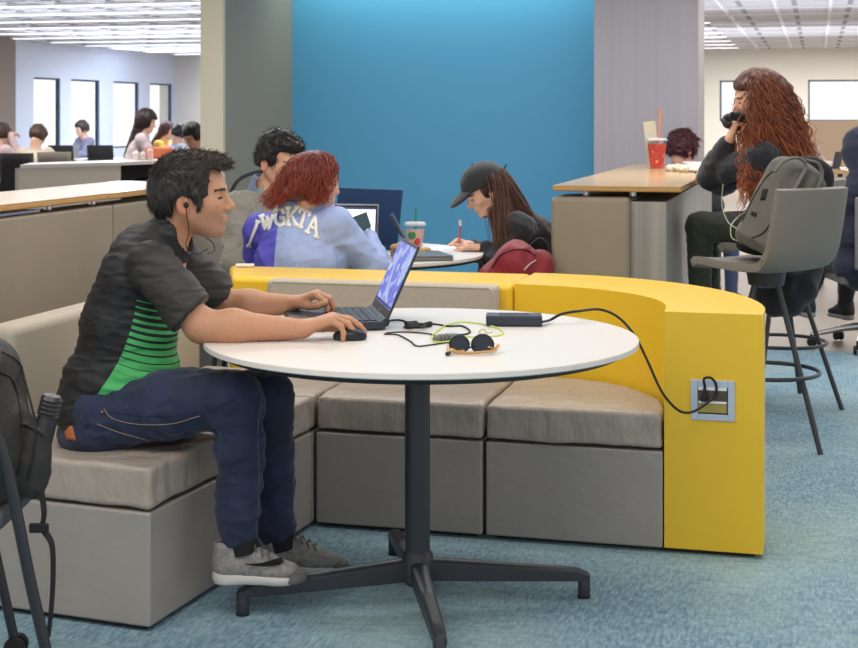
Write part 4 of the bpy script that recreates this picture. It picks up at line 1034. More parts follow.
V, Q = sdf_mesh(hair_cap(Hr, grow=.006, low_back=-.09, face=(.048, .06), extra=[cap(Hr.w(-.07, .01, .02), J(288, 200, 6.26), .075, .05, .04), cap(J(290, 195, 6.25), J(272, 208, 6.28), .045, .02, .03)], cut=[ell(Hr.w(.004, .092, -.02), (.022, .02, .03), Hr.B, .006, 's')]), .005, 1, folds(.004, 60, 5))
rh = np_mesh('hair', V, Q, hm, red, col=np.tile(np.array(lin((96, 40, 34))), (len(V), 1)))
def st1(r): return r.uniform(1.0, 5.0), math.asin(r.uniform(.05, 1.0))
def en1(r, d):
    a = r.rand(); px = 262+a*66+r.randn()*3; py = 189+7*math.sin(a*9)+r.rand()*11+(6 if a < .12 else 0); return J(px, py, 6.16+.14*abs(a-.55)+r.rand()*.05)
S, C1, C2, Ee = cam_bezier_hair(Hr, 900, 6, st1, en1, .004, .62, 1.07)
long_hair('hair_strands', Hr, S, C1, C2, Ee, .0022, (82, 34, 30), (150, 66, 50), hm, rh, wave=.006, wl=.09, seed=7)
# white lettering, following the cloth
letterm = M('white_lettering', (240, 238, 232), .7)
rb = bvh_of(RV, RQ)
L_W = [[(0, 1), (.26, 0), (.5, .8), (.74, 0), (1, 1)], [(-.12, 1), (.16, 1)], [(.84, 1), (1.12, 1)]]
L_G = [[(.92, .74), (.76, .95), (.42, 1), (.1, .82), (0, .5), (.1, .18), (.42, 0), (.78, .06), (.92, .22), (.92, .46), (.55, .46)]]
L_K = [[(.15, 0), (.15, 1)], [(.92, 1), (.2, .42)], [(.42, .58), (.95, 0)], [(0, 1), (.32, 1)], [(0, 0), (.32, 0)], [(.75, 1), (1.05, 1)], [(.78, 0), (1.1, 0)]]
L_T = [[(.5, 0), (.5, 1)], [(0, .78), (0, 1), (1, 1), (1, .78)], [(.3, 0), (.7, 0)]]
L_A = [[(0, 0), (.5, 1), (1, 0)], [(.22, .36), (.78, .36)], [(-.15, 0), (.18, 0)], [(.82, 0), (1.15, 0)]]
L_I = [[(.5, 0), (.5, 1)], [(.1, 0), (.9, 0)], [(.1, 1), (.9, 1)]]
def letter(strokes, q, wd, bvh, parent, name='letter'):
    # q: corner pixels bl, br, tr, tl
    bl, br, tr, tl = [Vector((a, b, 0)) for a, b in q]; vs, fs = [], []
    def mp(u, v): return bl*(1-u)*(1-v)+br*u*(1-v)+tr*u*v+tl*(1-u)*v
    for st in strokes:
        pts = [mp(u, v) for u, v in st]; dense = []
        for a, b in zip(pts, pts[1:]):
            k = max(2, int((b-a).length/1.2))
            dense += [a.lerp(b, i/k) for i in range(k)]
        dense.append(pts[-1])
        d0 = (dense[1]-dense[0]).normalized()*wd*.35; d1 = (dense[-1]-dense[-2]).normalized()*wd*.35; dense[0] = dense[0]-d0; dense[-1] = dense[-1]+d1
        row = []
        for i, p in enumerate(dense):
            tg = (dense[min(i+1, len(dense)-1)]-dense[max(i-1, 0)]).normalized(); nn = Vector((-tg.y, tg.x, 0))*wd/2
            row.append([p-nn, p, p+nn])
        b0 = len(vs); hs = []
        for rrow in row:
            for p in rrow:
                h = cam_project(bvh, p.x, p.y, .0035); h = h if h is not None else (vs[-1] if vs else J(p.x, p.y, 6.2)); vs.append(Vector(h))
        for i in range(len(row)-1):
            for k in range(2): fs.append((b0+i*3+k, b0+i*3+k+1, b0+(i+1)*3+k+1, b0+(i+1)*3+k))
    o = MB().add(vs, fs).build(name, letterm, parent); so = o.modifiers.new('t', 'SOLIDIFY'); so.thickness = .0015; so.offset = 0
letter(L_W, [(262.5, 229), (270.5, 229), (274, 211), (261.5, 216)], 3.4, rb, ro)
letter(L_G, [(275.5, 226), (285, 225), (284, 208.5), (274.5, 210)], 3.2, rb, ro)
letter(L_K, [(286, 224.5), (297, 225), (298, 207), (286, 207.5)], 3.2, rb, ro)
letter(L_T, [(297, 226), (304, 228), (310, 212), (300, 208.5)], 3.2, rb, ro)
letter(L_A, [(307, 232), (316.5, 237), (317.5, 217), (312.5, 215)], 3.0, rb, ro)
letter(L_I, [(247, 246), (250.5, 247), (259.5, 222), (256, 221)], 3.0, rb, ro)
MB().ell(Hr.w(.006, .092, -.020), (.008, .008, .010), n=10).build('earbud', M('white_plastic', (240, 240, 242), .3), red)
MB().tube([Vector(Hr.w(.008, .094, -.02)), Vector(Hr.w(.010, .090, -.045))], .004, 8).build('earbud_stem', M('white_plastic', (240, 240, 242), .3), red)
# phone in hand
ph = J(360, 223, 6.46); t = thing('smartphone', 'dark smartphone held up by the person in the jacket', 'phone', ph-Vector((0, 0, .04)))
R_ = (Matrix.Rotation(TH, 3, 'Z') @ Matrix.Rotation(math.radians(-30), 3, 'Y') @ Matrix.Rotation(math.radians(28), 3, 'X'))
MB().box(ph, (.072, .009, .115), R=Matrix.Rotation(TH, 3, 'Z') @ Matrix.Rotation(math.radians(72), 3, 'Y') @ Matrix.Rotation(math.radians(-48), 3, 'X')).build('casing', M('phone_black', (32, 34, 40), .25), t, bevel=.004)
Rp = Matrix.Rotation(TH, 3, 'Z') @ Matrix.Rotation(math.radians(72), 3, 'Y') @ Matrix.Rotation(math.radians(-48), 3, 'X')
MB().box(ph+Rp @ Vector((0, -.005, 0)), (.062, .0012, .104), R=Rp).build('screen', M('phone_screen', (58, 80, 84), .15, emit=.15), t, smooth=False)

# ------------------------------------------------------------------ man in grey sweater
Hg = Head(J(279, 161, 6.88), CW(.76, -.62, -.24), (0, 0, 1), 1.08)
f_g = CW(.9, -.25, 0).normalized()
tor = [(J(255, 222, 6.92), (.13, .20, .15)), (J(254, 258, 6.92), (.14, .19, .15)), (J(254, 300, 6.92), (.15, .19, .13))]
gsw = cloth('grey_knit_sweater', (146, 144, 132), .95, .6, 60, .01, .08, .3)
lgs = lambda x, d: (CW(x, d, .52), CW(x+.38, d-.02, .50), CW(x+.38, d, .10))
gm, go, GV, GQ = person('young man in a grey sweater sitting at the second round table', CW(-.8, 6.9, 0), Hg, (210, 158, 128), f_g, tor,
    [A(J(240, 208, 6.78), J(236, 262, 6.62), J(276, 262, 6.55), hd=CW(1, 0, 0), n=(0, 0, -1), t=CW(0, 1, 0)), A(J(282, 210, 7.08), J(300, 262, 7.1), J(330, 250, 7.0), hd=CW(1, -.1, 0), n=(0, 0, -1), t=CW(0, -1, 0))],
    [lgs(-.78, 6.80), lgs(-.78, 7.02)], gsw, cloth('black_trousers', (38, 38, 44)), seed=51, amp=.008, vox=.0055, sleeve_r=(.072, .062, .045), neck=J(264, 193, 6.9))
V, Q = sdf_mesh([cap(J(266, 178, 6.86), J(261, 196, 6.9), .060, .072, .02), cap(J(268, 170, 6.86), J(266, 184, 6.86), .058, .055, .01, 's')], .005, 1); np_mesh('shirt_collar', V, Q, cloth('blue_grey_shirt', (124, 140, 168)), gm)
hb_ = hair_mat('black_hair', (26, 22, 22))
V, Q = sdf_mesh(hair_cap(Hg, grow=.009, low_back=-.04, face=(.052, .055), extra=[ell(Hg.w(.05, 0, .085), (.06, .07, .033), Hg.B, .02)], cut=[ell(Hg.w(.0, q*.094, -.02), (.028, .025, .036), Hg.B, .008, 's') for q in (-1, 1)]+[rbox(Hg.w(.06, 0, -.12), (.1, .14, .11), Hg.B, .002, .01, 's')]), .005, 1, folds(.005, 80, 6))
gh = np_mesh('hair', V, Q, hb_, gm, col=np.tile(np.array(lin((30, 25, 25))), (len(V), 1)))
hair_tufts('hair_locks', V, vnormals(V, Q), Hg, 1600, lambda L: np.stack([np.ones(len(L))*.7, L[:, 1]*4, -.5*np.ones(len(L))], 1), .020, .0016, (38, 30, 30), 1.2, hb_, gh, 8, .3, mask=lambda L: L[:, 2] > -.02)

# ------------------------------------------------------------------ woman in black cap
fc = CW(-.84, -.16, -.50).normalized(); uc = CW(-.50, -.1, .85)
Hc_ = Head(J(486, 190, 7.28), fc, uc, 1.0, True)
f_c = CW(-1, .05, 0).normalized()
tor = [(J(528, 238, 7.32), (.13, .17, .13)), (J(541, 262, 7.34), (.14, .16, .14)), (J(545, 300, 7.34), (.15, .17, .13))]
blackh = cloth('black_hoodie', (38, 38, 44), .85, .4, 30, .012, .05, .25)
wl_, wr_ = J(484, 248, 7.08), J(472, 246, 7.42)
cg, co, CV, CQ = person('student in a black cap writing at the second round table', CW(.55, 7.3, 0), Hc_, (226, 178, 152), f_c, tor,
    [A(J(517, 228, 7.14), J(503, 272, 7.02), wl_, hd=CW(-1, .12, .05), n=(0, 0, -1), t=CW(0, 1, 0), curl=(22, 28, 18), sc=.95), A(J(520, 228, 7.48), J(500, 262, 7.62), wr_, hd=CW(-1, -.15, .25), n=CW(0, -.3, -1), t=CW(-.2, -1, 0), curl=(48, 50, 30), sc=.95)],
    [(CW(.55, 7.2, .52), CW(.18, 7.2, .50), CW(.20, 7.2, .10)), (CW(.55, 7.42, .52), CW(.18, 7.42, .50), CW(.20, 7.42, .10))], blackh, cloth('black_trousers', (38, 38, 44)), seed=71, amp=.006, vox=.0055, sleeve_r=(.07, .058, .042), neck=J(506, 208, 7.32), lip=(186, 110, 104))
capm = M('black_cotton_cap', (44, 44, 48), .8, bump=.2, bscale=120, bdist=.003, sheen=.2)
w_ = Hc_.w
cp = [ell(w_(-.006, 0, .050), (.116, .094, .092), Hc_.B, .01), rbox(w_(0, 0, -.068), (.3, .3, .1), Hc_.B, .002, .004, 's'), ]
V, Q = sdf_mesh(cp, .0045, 1, folds(.0015, 30, 4)); cpo = np_mesh('cap', V, Q, capm, cg)
V, Q = sdf_mesh([ell(w_(.115, 0, .030), (.085, .082, .022), basis(fc-Vector(uc)*.18, uc), .01), ell(w_(.10, 0, .004), (.12, .10, .030), basis(fc-Vector(uc)*.18, uc), .01, 's'), rbox(w_(-.06, 0, .03), (.1, .2, .1), Hc_.B, .001, .004, 's')], .004, 1); np_mesh('brim', V, Q, capm, cpo)
MB().ell(w_(-.006, 0, .143), (.009, .009, .005), n=10).build('button', capm, cpo)
MB().tube(spline([w_(-.112, -.03, .035), w_(-.135, 0, .035), w_(-.112, .03, .035)], 5), .008, 8, flat=.4).build('strap', capm, cpo)
MB().tube([w_(-.12, .0, .035), w_(-.155, .01, .055)], [.006, .004], 8).build('strap_end', capm, cpo)
bh = hair_mat('brown_hair', (80, 54, 42), .35)
V, Q = sdf_mesh([ell(w_(-.012, 0, .025), (.104, .086, .095), Hc_.B, .01), rbox(w_(.14, 0, -.06), (.10, .14, .115), Hc_.B, .002, .015, 's'), cap(w_(-.055, .02, -.02), J(510, 214, 7.2), .07, .045, .03), cap(J(505, 205, 7.18), J(502, 250, 7.08), .035, .02, .03), cap(J(508, 206, 7.28), J(535, 222, 7.24), .05, .02, .03), ell(w_(.0, .094, -.02), (.02, .022, .03), Hc_.B, .006, 's')], .005, 1, folds(.003, 60, 9))
bhh = np_mesh('hair', V, Q, bh, cg, col=np.tile(np.array(lin((62, 42, 36))), (len(V), 1)))
def st2(r): return (r.uniform(1.75, 4.6), r.uniform(-.3, .5))
def en2(r, d):
    if r.rand() < .6: a = r.rand(); return J(492+a*22, 240+r.rand()*33-a*4, 7.02+.03*r.rand())
    a = r.rand(); return J(512+a*40, 216+a*20+r.rand()*12, 7.17+.08*r.rand())
S, C1, C2, Ee = cam_bezier_hair(Hc_, 620, 9, st2, en2, .012, .55, 1.02)
long_hair('hair_strands', Hc_, S, C1, C2, Ee, .0022, (58, 38, 32), (112, 76, 56), bh, bhh, wave=.002, wl=.2, seed=10)
wp = M('white_plastic', (240, 240, 242), .3)
MB().tube(spline([w_(.006, .090, .012), w_(-.004, .098, -.004), w_(.004, .094, -.02), w_(.012, .086, -.05)], 5), .0042, 8).build('earbud', wp, cg)
t = thing('pen', 'red pen in the hand of the person in the cap', 'pen', J(459, 244, 7.32))
MB().tube([J(459, 243, 7.32), J(460.5, 226, 7.34)], .0045, 8).build('barrel', M('pen_red', (206, 70, 72), .4), t)
MB().tube([J(460.5, 226, 7.34), J(460, 220, 7.345)], [.006, .009], 8).build('pen_top', wp, t)

# chairs around the second table
ach = thing('lounge_chair', 'dark arc-backed chair of the man in the grey sweater', 'chair', CW(-.85, 6.95, 0))
MB().tube(spline([J(226, 262, 7.12), J(229, 205, 7.12), J(236, 183, 7.12), J(250, 174, 7.12), J(264, 172, 7.12), J(270, 180, 7.14)], 8), .010, 8).build('back_frame', blackm, ach)
MB().box(CW(-.80, 6.92, .43), (.46, .46, .05), rz=TH).build('seat', M('dark_mesh_fabric', (50, 50, 54), .7), ach, bevel=.015)
for a, b in ((-.21, -.21), (.21, -.21), (.21, .21), (-.21, .21)): MB().tube([CW(-.80+a, 6.92+b, 0), CW(-.80+a*.8, 6.92+b*.8, .41)], .012, 8).build('leg', blackm, ach)
wch = thing('armchair', 'brown wooden armchair of the student in the cap', 'chair', CW(.52, 7.2, 0)); wdk = M('walnut_brown', (118, 92, 66), .5, var=.12, vscale=10)
MB().box(CW(.42, 7.25, .43), (.46, .50, .05), rz=TH).build('seat', wdk, wch, bevel=.01)
MB().box(CW(.655, 7.25, .70), (.03, .46, .30), rz=TH).build('backrest', wdk, wch, bevel=.01)
for d_ in (6.95, 7.55):
    MB().box(CW(.43, d_, .655), (.40, .05, .03), rz=TH).build('armrest', wdk, wch, bevel=.008)
    for x_ in (.27, .60): MB().tube([CW(x_, d_, 0), CW(x_, d_, .645)], .018, 8).build('leg', wdk, wch)

# paper, laptops, cup on table two
def T2P(px, py, z=.7405): return P(px, py, z)
def flat_quad(name, label, cat, q, z, th, mat, par=None):
    mb = MB().prism([(p.x, p.y) for p in q], z, z+th); o = mb.build(name, mat, par, smooth=False)
    if label: tag(o, label, cat)
    return o
flat_quad('paper_sheet', 'white sheet of paper being written on', 'paper', [CW(-.02, 7.0), CW(.2, 7.1), CW(.14, 7.36), CW(-.06, 7.28)], .7405, .0012, M('paper_white', (240, 240, 240), .8))
cl_ = thing('laptop', 'closed grey laptop on the table near the writing hands', 'laptop', CW(.0, 6.75, .742))
a_ = CW(-.10, 6.58, 0); MB().prism([(p.x, p.y) for p in (a_, a_+CW(.21, .04), a_+CW(.15, .26), a_+CW(-.08, .22))], .742, .756).build('base', M('space_grey', (120, 120, 122), .35, metal=.5), cl_, bevel=.003)
MB().prism([(p.x, p.y) for p in (a_, a_+CW(.21, .04), a_+CW(.15, .26), a_+CW(-.08, .22))], .757, .765).build('lid', M('space_grey', (120, 120, 122), .35, metal=.5), cl_, bevel=.002)
def laptop_up(label, bl, br, h, tiltv, shell, screenm, deck, face):
    # bl, br: bottom corners of the lid; face: +1 if screen faces the camera
    t = thing('laptop', label, 'laptop', (bl+br)/2); wv = br-bl; up = tiltv.normalized()*h; nr = wv.normalized().cross(up.normalized())
    if nr.y > 0: nr = -nr
    th = nr*.004
    def plate(o, u0, u1, v0, v1, n0, n1):
        vs = [o+wv*u+up*v+nr*n for n in (n0, n1) for v in (v0, v1) for u in (u0, u1)]
        return MB().add(vs, [(0, 1, 3, 2), (4, 6, 7, 5), (0, 4, 5, 1), (2, 3, 7, 6), (0, 2, 6, 4), (1, 5, 7, 3)])
    plate(bl, 0, 1, 0, 1, -.004, .004).build('lid', shell, t, bevel=.002)
    s = face
    if screenm: plate(bl, .025, .975, .04, .96, s*.0045, s*.0052).build('screen', screenm, t, smooth=False)
    fwd = nr*face; fwd.z = 0; fwd.normalize()
    q = [bl, br, br+fwd*deck, bl+fwd*deck]; z = bl.z
    MB().prism([(p.x, p.y) for p in q], z-.006, z+.008).build('base', shell, t, bevel=.002)
    return t, plate
sh_blue = M('navy_laptop_shell', (36, 66, 108), .4); sh_silver = M('silver_laptop_shell', (150, 152, 158), .3, metal=.6)
zt2 = .748
def at_z(px, D, z=zt2): return CW((px-429)*D/FPX, D, z)
t1, pl1 = laptop_up('large navy laptop seen from behind its lid', at_z(333, 7.42), at_z(397, 7.18), .285, CW(.10, .12, 1), sh_blue, None, .22, 1)
scw = M('document_screen', (226, 232, 250), .4, emit=.8)
t2, pl2 = laptop_up('silver laptop with a white document on its screen', at_z(318, 6.92), at_z(377, 6.86), .235, CW(.03, .22, 1), sh_silver, None, .2, 1)
a0, a1 = at_z(318, 6.92), at_z(377, 6.86)
pl2(a0, .02, .98, .03, .97, .0043, .005).build('bezel', M('bezel_black', (20, 22, 28), .3), t2, smooth=False)
pl2(a0, .045, .955, .07, .93, .0052, .0056).build('screen', scw, t2, smooth=False)
pl2(a0, .045, .955, .89, .93, .0058, .006).build('menu_bar', M('menu_dark', (60, 66, 110), .4, emit=.4), t2, smooth=False)
for k, (u, v) in enumerate(((.72, .45), (.84, .46), (.62, .40))): pl2(a0, u, u+.05, v, v+.05, .0058, .006).build('document_mark', M('doc_blue', (90, 110, 170), .4, emit=.3), t2, smooth=False)
# slim tablet propped behind the front laptop
t = thing('tablet', 'thin dark tablet standing tilted behind the front laptop', 'tablet', at_z(404, 6.75))
p0, p1 = J(389.5, 216, 6.75), J(403, 241, 6.75)
dv = CW(0, 1, 0)*.17
MB().add([p0, p1, p1+dv, p0+dv, p0+CW(.012, 0, .006), p1+CW(.012, 0, .006), p1+dv+CW(.012, 0, .006), p0+dv+CW(.012, 0, .006)], [(0, 1, 2, 3), (4, 7, 6, 5), (0, 4, 5, 1), (1, 5, 6, 2), (2, 6, 7, 3), (3, 7, 4, 0)]).build('casing', M('tablet_dark', (44, 52, 60), .3), t, bevel=.003)
MB().tube([p1+CW(0, .08, 0), at_z(420, 6.8), ], .006, 8).build('kickstand', M('tablet_dark', (44, 52, 60), .3), t)
# pink drink
c0 = T2P(415, 246, .742); c0 = CW((415-429)*7.15/FPX, 7.15, .741)
def drink(label, c, r0, r1, h, liquid, straw_col, straw_top, lid_col=(240, 240, 240), fill=.8, name='iced_drink', dome=0):
    t = thing(name, label, 'drink', c)
    MB().lathe([(0, 0), (r0, 0), (r1, h), (r1*1.0, h), (r1*.975, h), (r0*.96, .003), (0, .003)], c, 32).build('cup', glassm, t)
    rf = r0+(r1-r0)*fill; MB().lathe([(0, .004), (r0*.975, .004), (rf*.99, h*fill), (0, h*fill)], c, 32).build('liquid', liquid, t)
    lidm = M('clear_lid', lid_col, .25, trans=.5, ior=1.2)
    pf = [(r1*1.06, h-.004), (r1*1.08, h+.003), (r1*1.0, h+.008)]
    pf += [(r1*.9, h+.012), (.006, h+.014)] if not dome else [(r1*.8, h+.03), (.012, h+.05)]
    MB().lathe(pf, c, 32).build('lid', lidm, t)
    MB().tube([Vector(c)+Vector((0, 0, .02)), straw_top], .0050, 8).build('straw', M('straw_%d' % straw_col[0], straw_col, .5), t)
    return t
d1 = drink('iced pink drink with green straw on the second table', c0, .033, .050, .125, M('pink_liquid', (226, 190, 180), .35, var=.12, vscale=30), (50, 140, 100), c0+Vector((.006, -.004, .205)))
# green ring mark and strawberry red spot on the cup
cc = c0+Vector((0, 0, .075)); toC = CW(-.35, -1).normalized()
MB().lathe([(.012, 0), (.020, 0), (.020, .0015), (.012, .0015)], cc+toC*.043, 24, tuple(toC)).build('round_mark', M('mark_green', (60, 130, 90), .5), d1)
toC2 = CW(.25, -1).normalized()
V, Q = sdf_mesh([ell(c0+Vector((0, 0, .035))+toC2*.034, (.014, .014, .016)), ell(c0+Vector((0, 0, .05))+CW(.4, -1).normalized()*.037, (.010, .010, .012))], .003, 1); np_mesh('strawberry_piece', V, Q, M('berry_red', (196, 60, 56), .4), d1)
# snack bits
def lump(name, label, cat, prims, mat, vox=.004, disp=None, parent=None):
    V, Q = sdf_mesh(prims, vox, 1, disp); o = np_mesh(name, V, Q, mat, parent)
    if label: tag(o, label, cat)
    return o
tanm = M('pastry_tan', (196, 160, 104), .8, bump=.4, bscale=60); 
def on2(px, D, h=0): v = at_z(px, D, .741+h); return v
lump('pastry', 'golden pastry piece in front of the pink drink', 'food', [ell(on2(420, 7.0, .012), (.045, .03, .012)), ell(on2(427, 6.98, .014), (.02, .02, .013))], tanm)
lump('pastry', 'tan pastry piece left of the pink drink', 'food', [ell(on2(397, 7.1, .018), (.035, .03, .018)), ell(on2(402, 7.05, .012), (.03, .02, .012))], tanm)
lump('phone_case', 'small black case beside the pastry', 'case', [rbox(on2(432, 6.93, .008), (.03, .012, .006), None, .003)], rubber, .003)

# ------------------------------------------------------------------ red bag on a chair
redm = M('red_nylon', (136, 22, 38), .55, bump=.5, bscale=14, bdist=.02, sheen=.15)
bag = thing('backpack', 'dark red backpack hanging behind the student in the cap', 'bag', CW(.42, 6.78, .5))
V, Q = sdf_mesh([ell(J(515, 268, 6.76), (.10, .13, .12), None, .03), ell(J(525, 285, 6.78), (.14, .12, .12), None, .04), ell(J(497, 285, 6.76), (.10, .10, .10), None, .04), ell(J(538, 270, 6.76), (.07, .09, .09), None, .03)], .006, 1, folds(.012, 16, 15)); np_mesh('shell', V, Q, redm, bag)
bb_ = bvh_of(V, Q)
def surf_line(name, pts, r, mat, parent, bvh, off=.002, D=6.7):
    out = [cam_project(bvh, p.x, p.y, off) for p in spline([Vector((x, y, 0)) for x, y in pts], 8)]; out = [o for o in out if o is not None]
    if len(out) > 2: MB().tube(out, r, 6).build(name, mat, parent)
surf_line('zip', [(492, 268), (500, 256), (512, 250), (526, 250), (536, 256)], .004, M('zip_dark', (60, 14, 22), .6), bag, bb_)
surf_line('trim_tape', [(524, 270), (530, 264), (536, 260)], .003, M('pale_trim', (200, 190, 190), .6), bag, bb_)
MB().tube(spline([J(530, 245, 6.85), J(540, 238, 6.85), J(549, 246, 6.82), J(550, 262, 6.78)], 6), .012, 8, flat=.35).build('strap', M('strap_black', (30, 30, 34), .8), bag)

# ------------------------------------------------------------------ bar stools
stool_dark = M('stool_grey_shell', (124, 118, 110), .55, bump=.05, bscale=300); stool_seat = M('stool_seat_dark', (70, 68, 68), .6)
def make_stool():
    t = thing('bar_stool', 'grey shell bar stool with a black leg frame nearest the yellow arm', 'stool', (0, 0, 0), 'grey shell bar stools')
    prof = [(.24, .755), (.20, .775), (.05, .765), (-.10, .765), (-.17, .785), (-.205, .83), (-.225, .90), (-.245, 1.0), (-.262, 1.095)]
    prof = [(p.x, p.z) for p in spline([Vector((a, 0, b)) for a, b in prof], 5)]
    n = len(prof); m = 10; vs = []
    for i, (a, b) in enumerate(prof):
        s_ = i/(n-1); hw = .215-.012*s_
        for k in range(m+1):
            v = -1+2*k/m; curl = abs(v)**3*.022
            if s_ < .5: vs.append((a, v*hw, b+curl*.6))
            else: vs.append((a+curl*1.4, v*hw, b))
    fs = [(i*(m+1)+k, i*(m+1)+k+1, (i+1)*(m+1)+k+1, (i+1)*(m+1)+k) for i in range(n-1) for k in range(m)]
    o = MB().add(vs, fs).build('shell', stool_dark, t)
    so = o.modifiers.new('s', 'SOLIDIFY'); so.thickness = .034; so.offset = -1
    bv = o.modifiers.new('b', 'BEVEL'); bv.width = .010; bv.segments = 3; bv.limit_method = 'ANGLE'; bv.angle_limit = math.radians(50)
    MB().lathe([(.05, .66), (.075, .67), (.085, .73), (.10, .742)], (0, 0, 0), 24).build('hub', blackm, t)
    for k in range(4):
        a = math.radians(-2+90*k); MB().tube([(.045*math.cos(a), .045*math.sin(a), .735), (.305*math.cos(a), .305*math.sin(a), .0)], .0115, 10).build('leg', blackm, t)
    ring = [(.222*math.cos(a), .222*math.sin(a), .30) for a in [i*math.pi/24 for i in range(49)]]
    MB().tube(ring, .009, 8, caps=False).build('foot_ring', blackm, t)
    return t
stool = make_stool()
fs1 = CW(-.57, .82, 0).normalized()
sp1 = CW(1.445, 6.30, 0); stool.location = sp1; stool.rotation_euler = (0, 0, math.atan2(fs1.y, fs1.x))
fs2 = CW(-.85, .50, 0).normalized(); sp2 = CW(1.70, 7.13, 0)
st2_ = copy_tree(stool, sp2, math.atan2(fs2.y, fs2.x)); st2_['label'] = 'grey shell bar stool the curly-haired woman sits on'

# ------------------------------------------------------------------ curly-haired woman
Hw = Head(J(757, 100, 7.22), CW(-.97, .10, -.14), (0, 0, 1), 1.0, True)
f_w = CW(-1, .1, 0).normalized()
tor = [(J(770, 166, 7.24), (.115, .17, .15)), (J(776, 200, 7.22), (.12, .155, .14)), (J(780, 232, 7.2), (.145, .17, .11))]
wL = J(730, 139, 7.20)
olive = cloth('olive_leggings', (58, 62, 52), .8, .2, 60, .003)
wm, wo, WV, WQ = person('woman with long curly auburn hair resting her chin on her hand', CW(1.7, 7.13, 0), Hw, (228, 178, 150), f_w, tor,
    [A(J(762, 158, 7.06), J(712, 176, 7.34), wL, hd=J(738, 119, 7.2)-wL, n=CW(1, 0, .3), t=CW(.2, .9, .5), curl=(55, 70, 50), sc=.92, sl=.82), A(J(764, 158, 7.42), J(722, 182, 7.62), J(722, 172, 7.5), hd=CW(-1, .0, .1), n=(0, 0, -1), t=CW(0, -1, 0))],
    [(CW(1.66, 7.08, .84), J(700, 226, 7.22), J(700, 318, 7.25)), (CW(1.66, 7.28, .84), J(706, 228, 7.46), J(712, 316, 7.45))], blackh, olive, seed=91, amp=.006, sleeve_r=(.07, .064, .045), neck=J(762, 134, 7.24), leg_r=(.095, .068, .046), lip=(190, 120, 112))
V, Q = sdf_mesh([ell(J(735+9*math.cos(a)*1.0, 121+5*math.sin(a), 7.2+.045*math.sin(a*1.0)), (.022, .02, .02), None, .012) for a in [i*math.pi/5 for i in range(10)]], .004, 1, folds(.005, 90, 12)); np_mesh('wrist_scrunchie', V, Q, M('black_velvet', (26, 26, 30), .9, sheen=.4), wm)
ch = hair_mat('auburn_hair', (120, 66, 46), .6)
V, Q = sdf_mesh(hair_cap(Hw, grow=.020, low_back=-.09, face=(.042, .060), extra=[cap(Hw.w(-.06, 0, .0), J(778, 150, 7.26), .105, .13, .06), cap(J(770, 140, 7.22), J(788, 190, 7.26), .13, .12, .06), cap(J(762, 130, 7.1), J(752, 178, 7.06), .045, .035, .04)]), .006, 1, folds(.010, 34, 17))
chh = np_mesh('hair', V, Q, ch, wm, col=np.tile(np.array(lin((84, 46, 36))), (len(V), 1)))
def st3(r): return r.uniform(.9, 4.95), math.asin(r.uniform(.0, 1.0))
def en3(r, d):
    a = r.rand()**.8; px = 738+a*88; py = 188+a*28+r.randn()*12-(18 if r.rand() < .3 else 0)-max(0, a-.85)*90
    return J(px, py, 7.02+.32*r.rand() if a > .35 else 7.0+.1*r.rand())
S, C1, C2, Ee = cam_bezier_hair(Hw, 2000, 19, st3, en3, .045, .55, 1.20)
long_hair('hair_strands', Hw, S, C1, C2, Ee, .0030, (62, 38, 32), (176, 98, 62), ch, chh, wave=.014, wl=.085, seed=20, pts=30, var=.6)
# earphone wire of the woman
MB().tube(spline([J(723, 184, 7.0), J(722, 205, 6.98), J(728, 222, 6.9), J(738, 230, 6.8), J(740, 240, 6.7), J(732, 238, 6.7), J(731, 226, 6.75), J(738, 217, 6.8), J(745, 212, 6.7)], 8), .0022, 6).build('earphone_wire', M('pale_wire', (196, 200, 176), .5), wm)

# ------------------------------------------------------------------ grey backpack on the near stool
gbm = M('heather_grey_canvas', (112, 110, 106), .9, bump=.3, bscale=300, bdist=.002, var=.1, vscale=120); gbk = M('black_mesh', (30, 30, 34), .85)
gb_ = thing('backpack', 'heather grey backpack standing on the near bar stool', 'bag', CW(1.42, 6.32, .79))
ux = (J(796, 168, 6.28)-J(758, 246, 6.30)).normalized(); sx = CW(.80, -.50, 0).normalized(); sx = (sx-ux*sx.dot(ux)).normalized(); Bb = np.array([ux.cross(sx), sx, ux]).T
cb_ = J(781, 210, 6.30)
V, Q = sdf_mesh([rbox(cb_, (.05, .080, .165), Bb, .035), ell(npv(cb_)+Bb @ np.array([-.0, 0, .17]), (.075, .105, .055), Bb, .04), rbox(npv(cb_)+Bb @ np.array([.035, -.02, -.02]), (.055, .07, .13), Bb, .03, .02), rbox(npv(cb_)+Bb @ np.array([-.045, -.02, -.05]), (.04, .065, .10), Bb, .02, .02)], .005, 1, folds(.005, 22, 25)); np_mesh('body', V, Q, gbm, gb_)
gbv = bvh_of(V, Q)
def spatch(name, quad, mat, bvh, parent, off=.003, n=5, th=.003):
    bl, br, tr, tl = [Vector((a, b, 0)) for a, b in quad]
    return patch(name, bvh, 0, 0, 0, 0, n, n, mat, parent, off=off, th=th, shape=lambda u, v: ((bl*(1-u)*(1-v)+br*u*(1-v)+tr*u*v+tl*(1-u)*v).x, (bl*(1-u)*(1-v)+br*u*(1-v)+tr*u*v+tl*(1-u)*v).y))
spatch('rubber_badge', [(760, 200), (765, 200), (768, 189), (763, 189)], rubber, gbv, gb_)
spatch('cable_port', [(751, 215), (756, 217), (757, 213), (752, 211)], rubber, gbv, gb_)
surf_line('zip', [(752, 238), (764, 232), (775, 215), (786, 190)], .003, M('zip_black', (24, 24, 26), .6), gb_, gbv)
surf_line('zip', [(742, 222), (752, 200), (764, 180), (776, 168)], .003, M('zip_black', (24, 24, 26), .6), gb_, gbv)
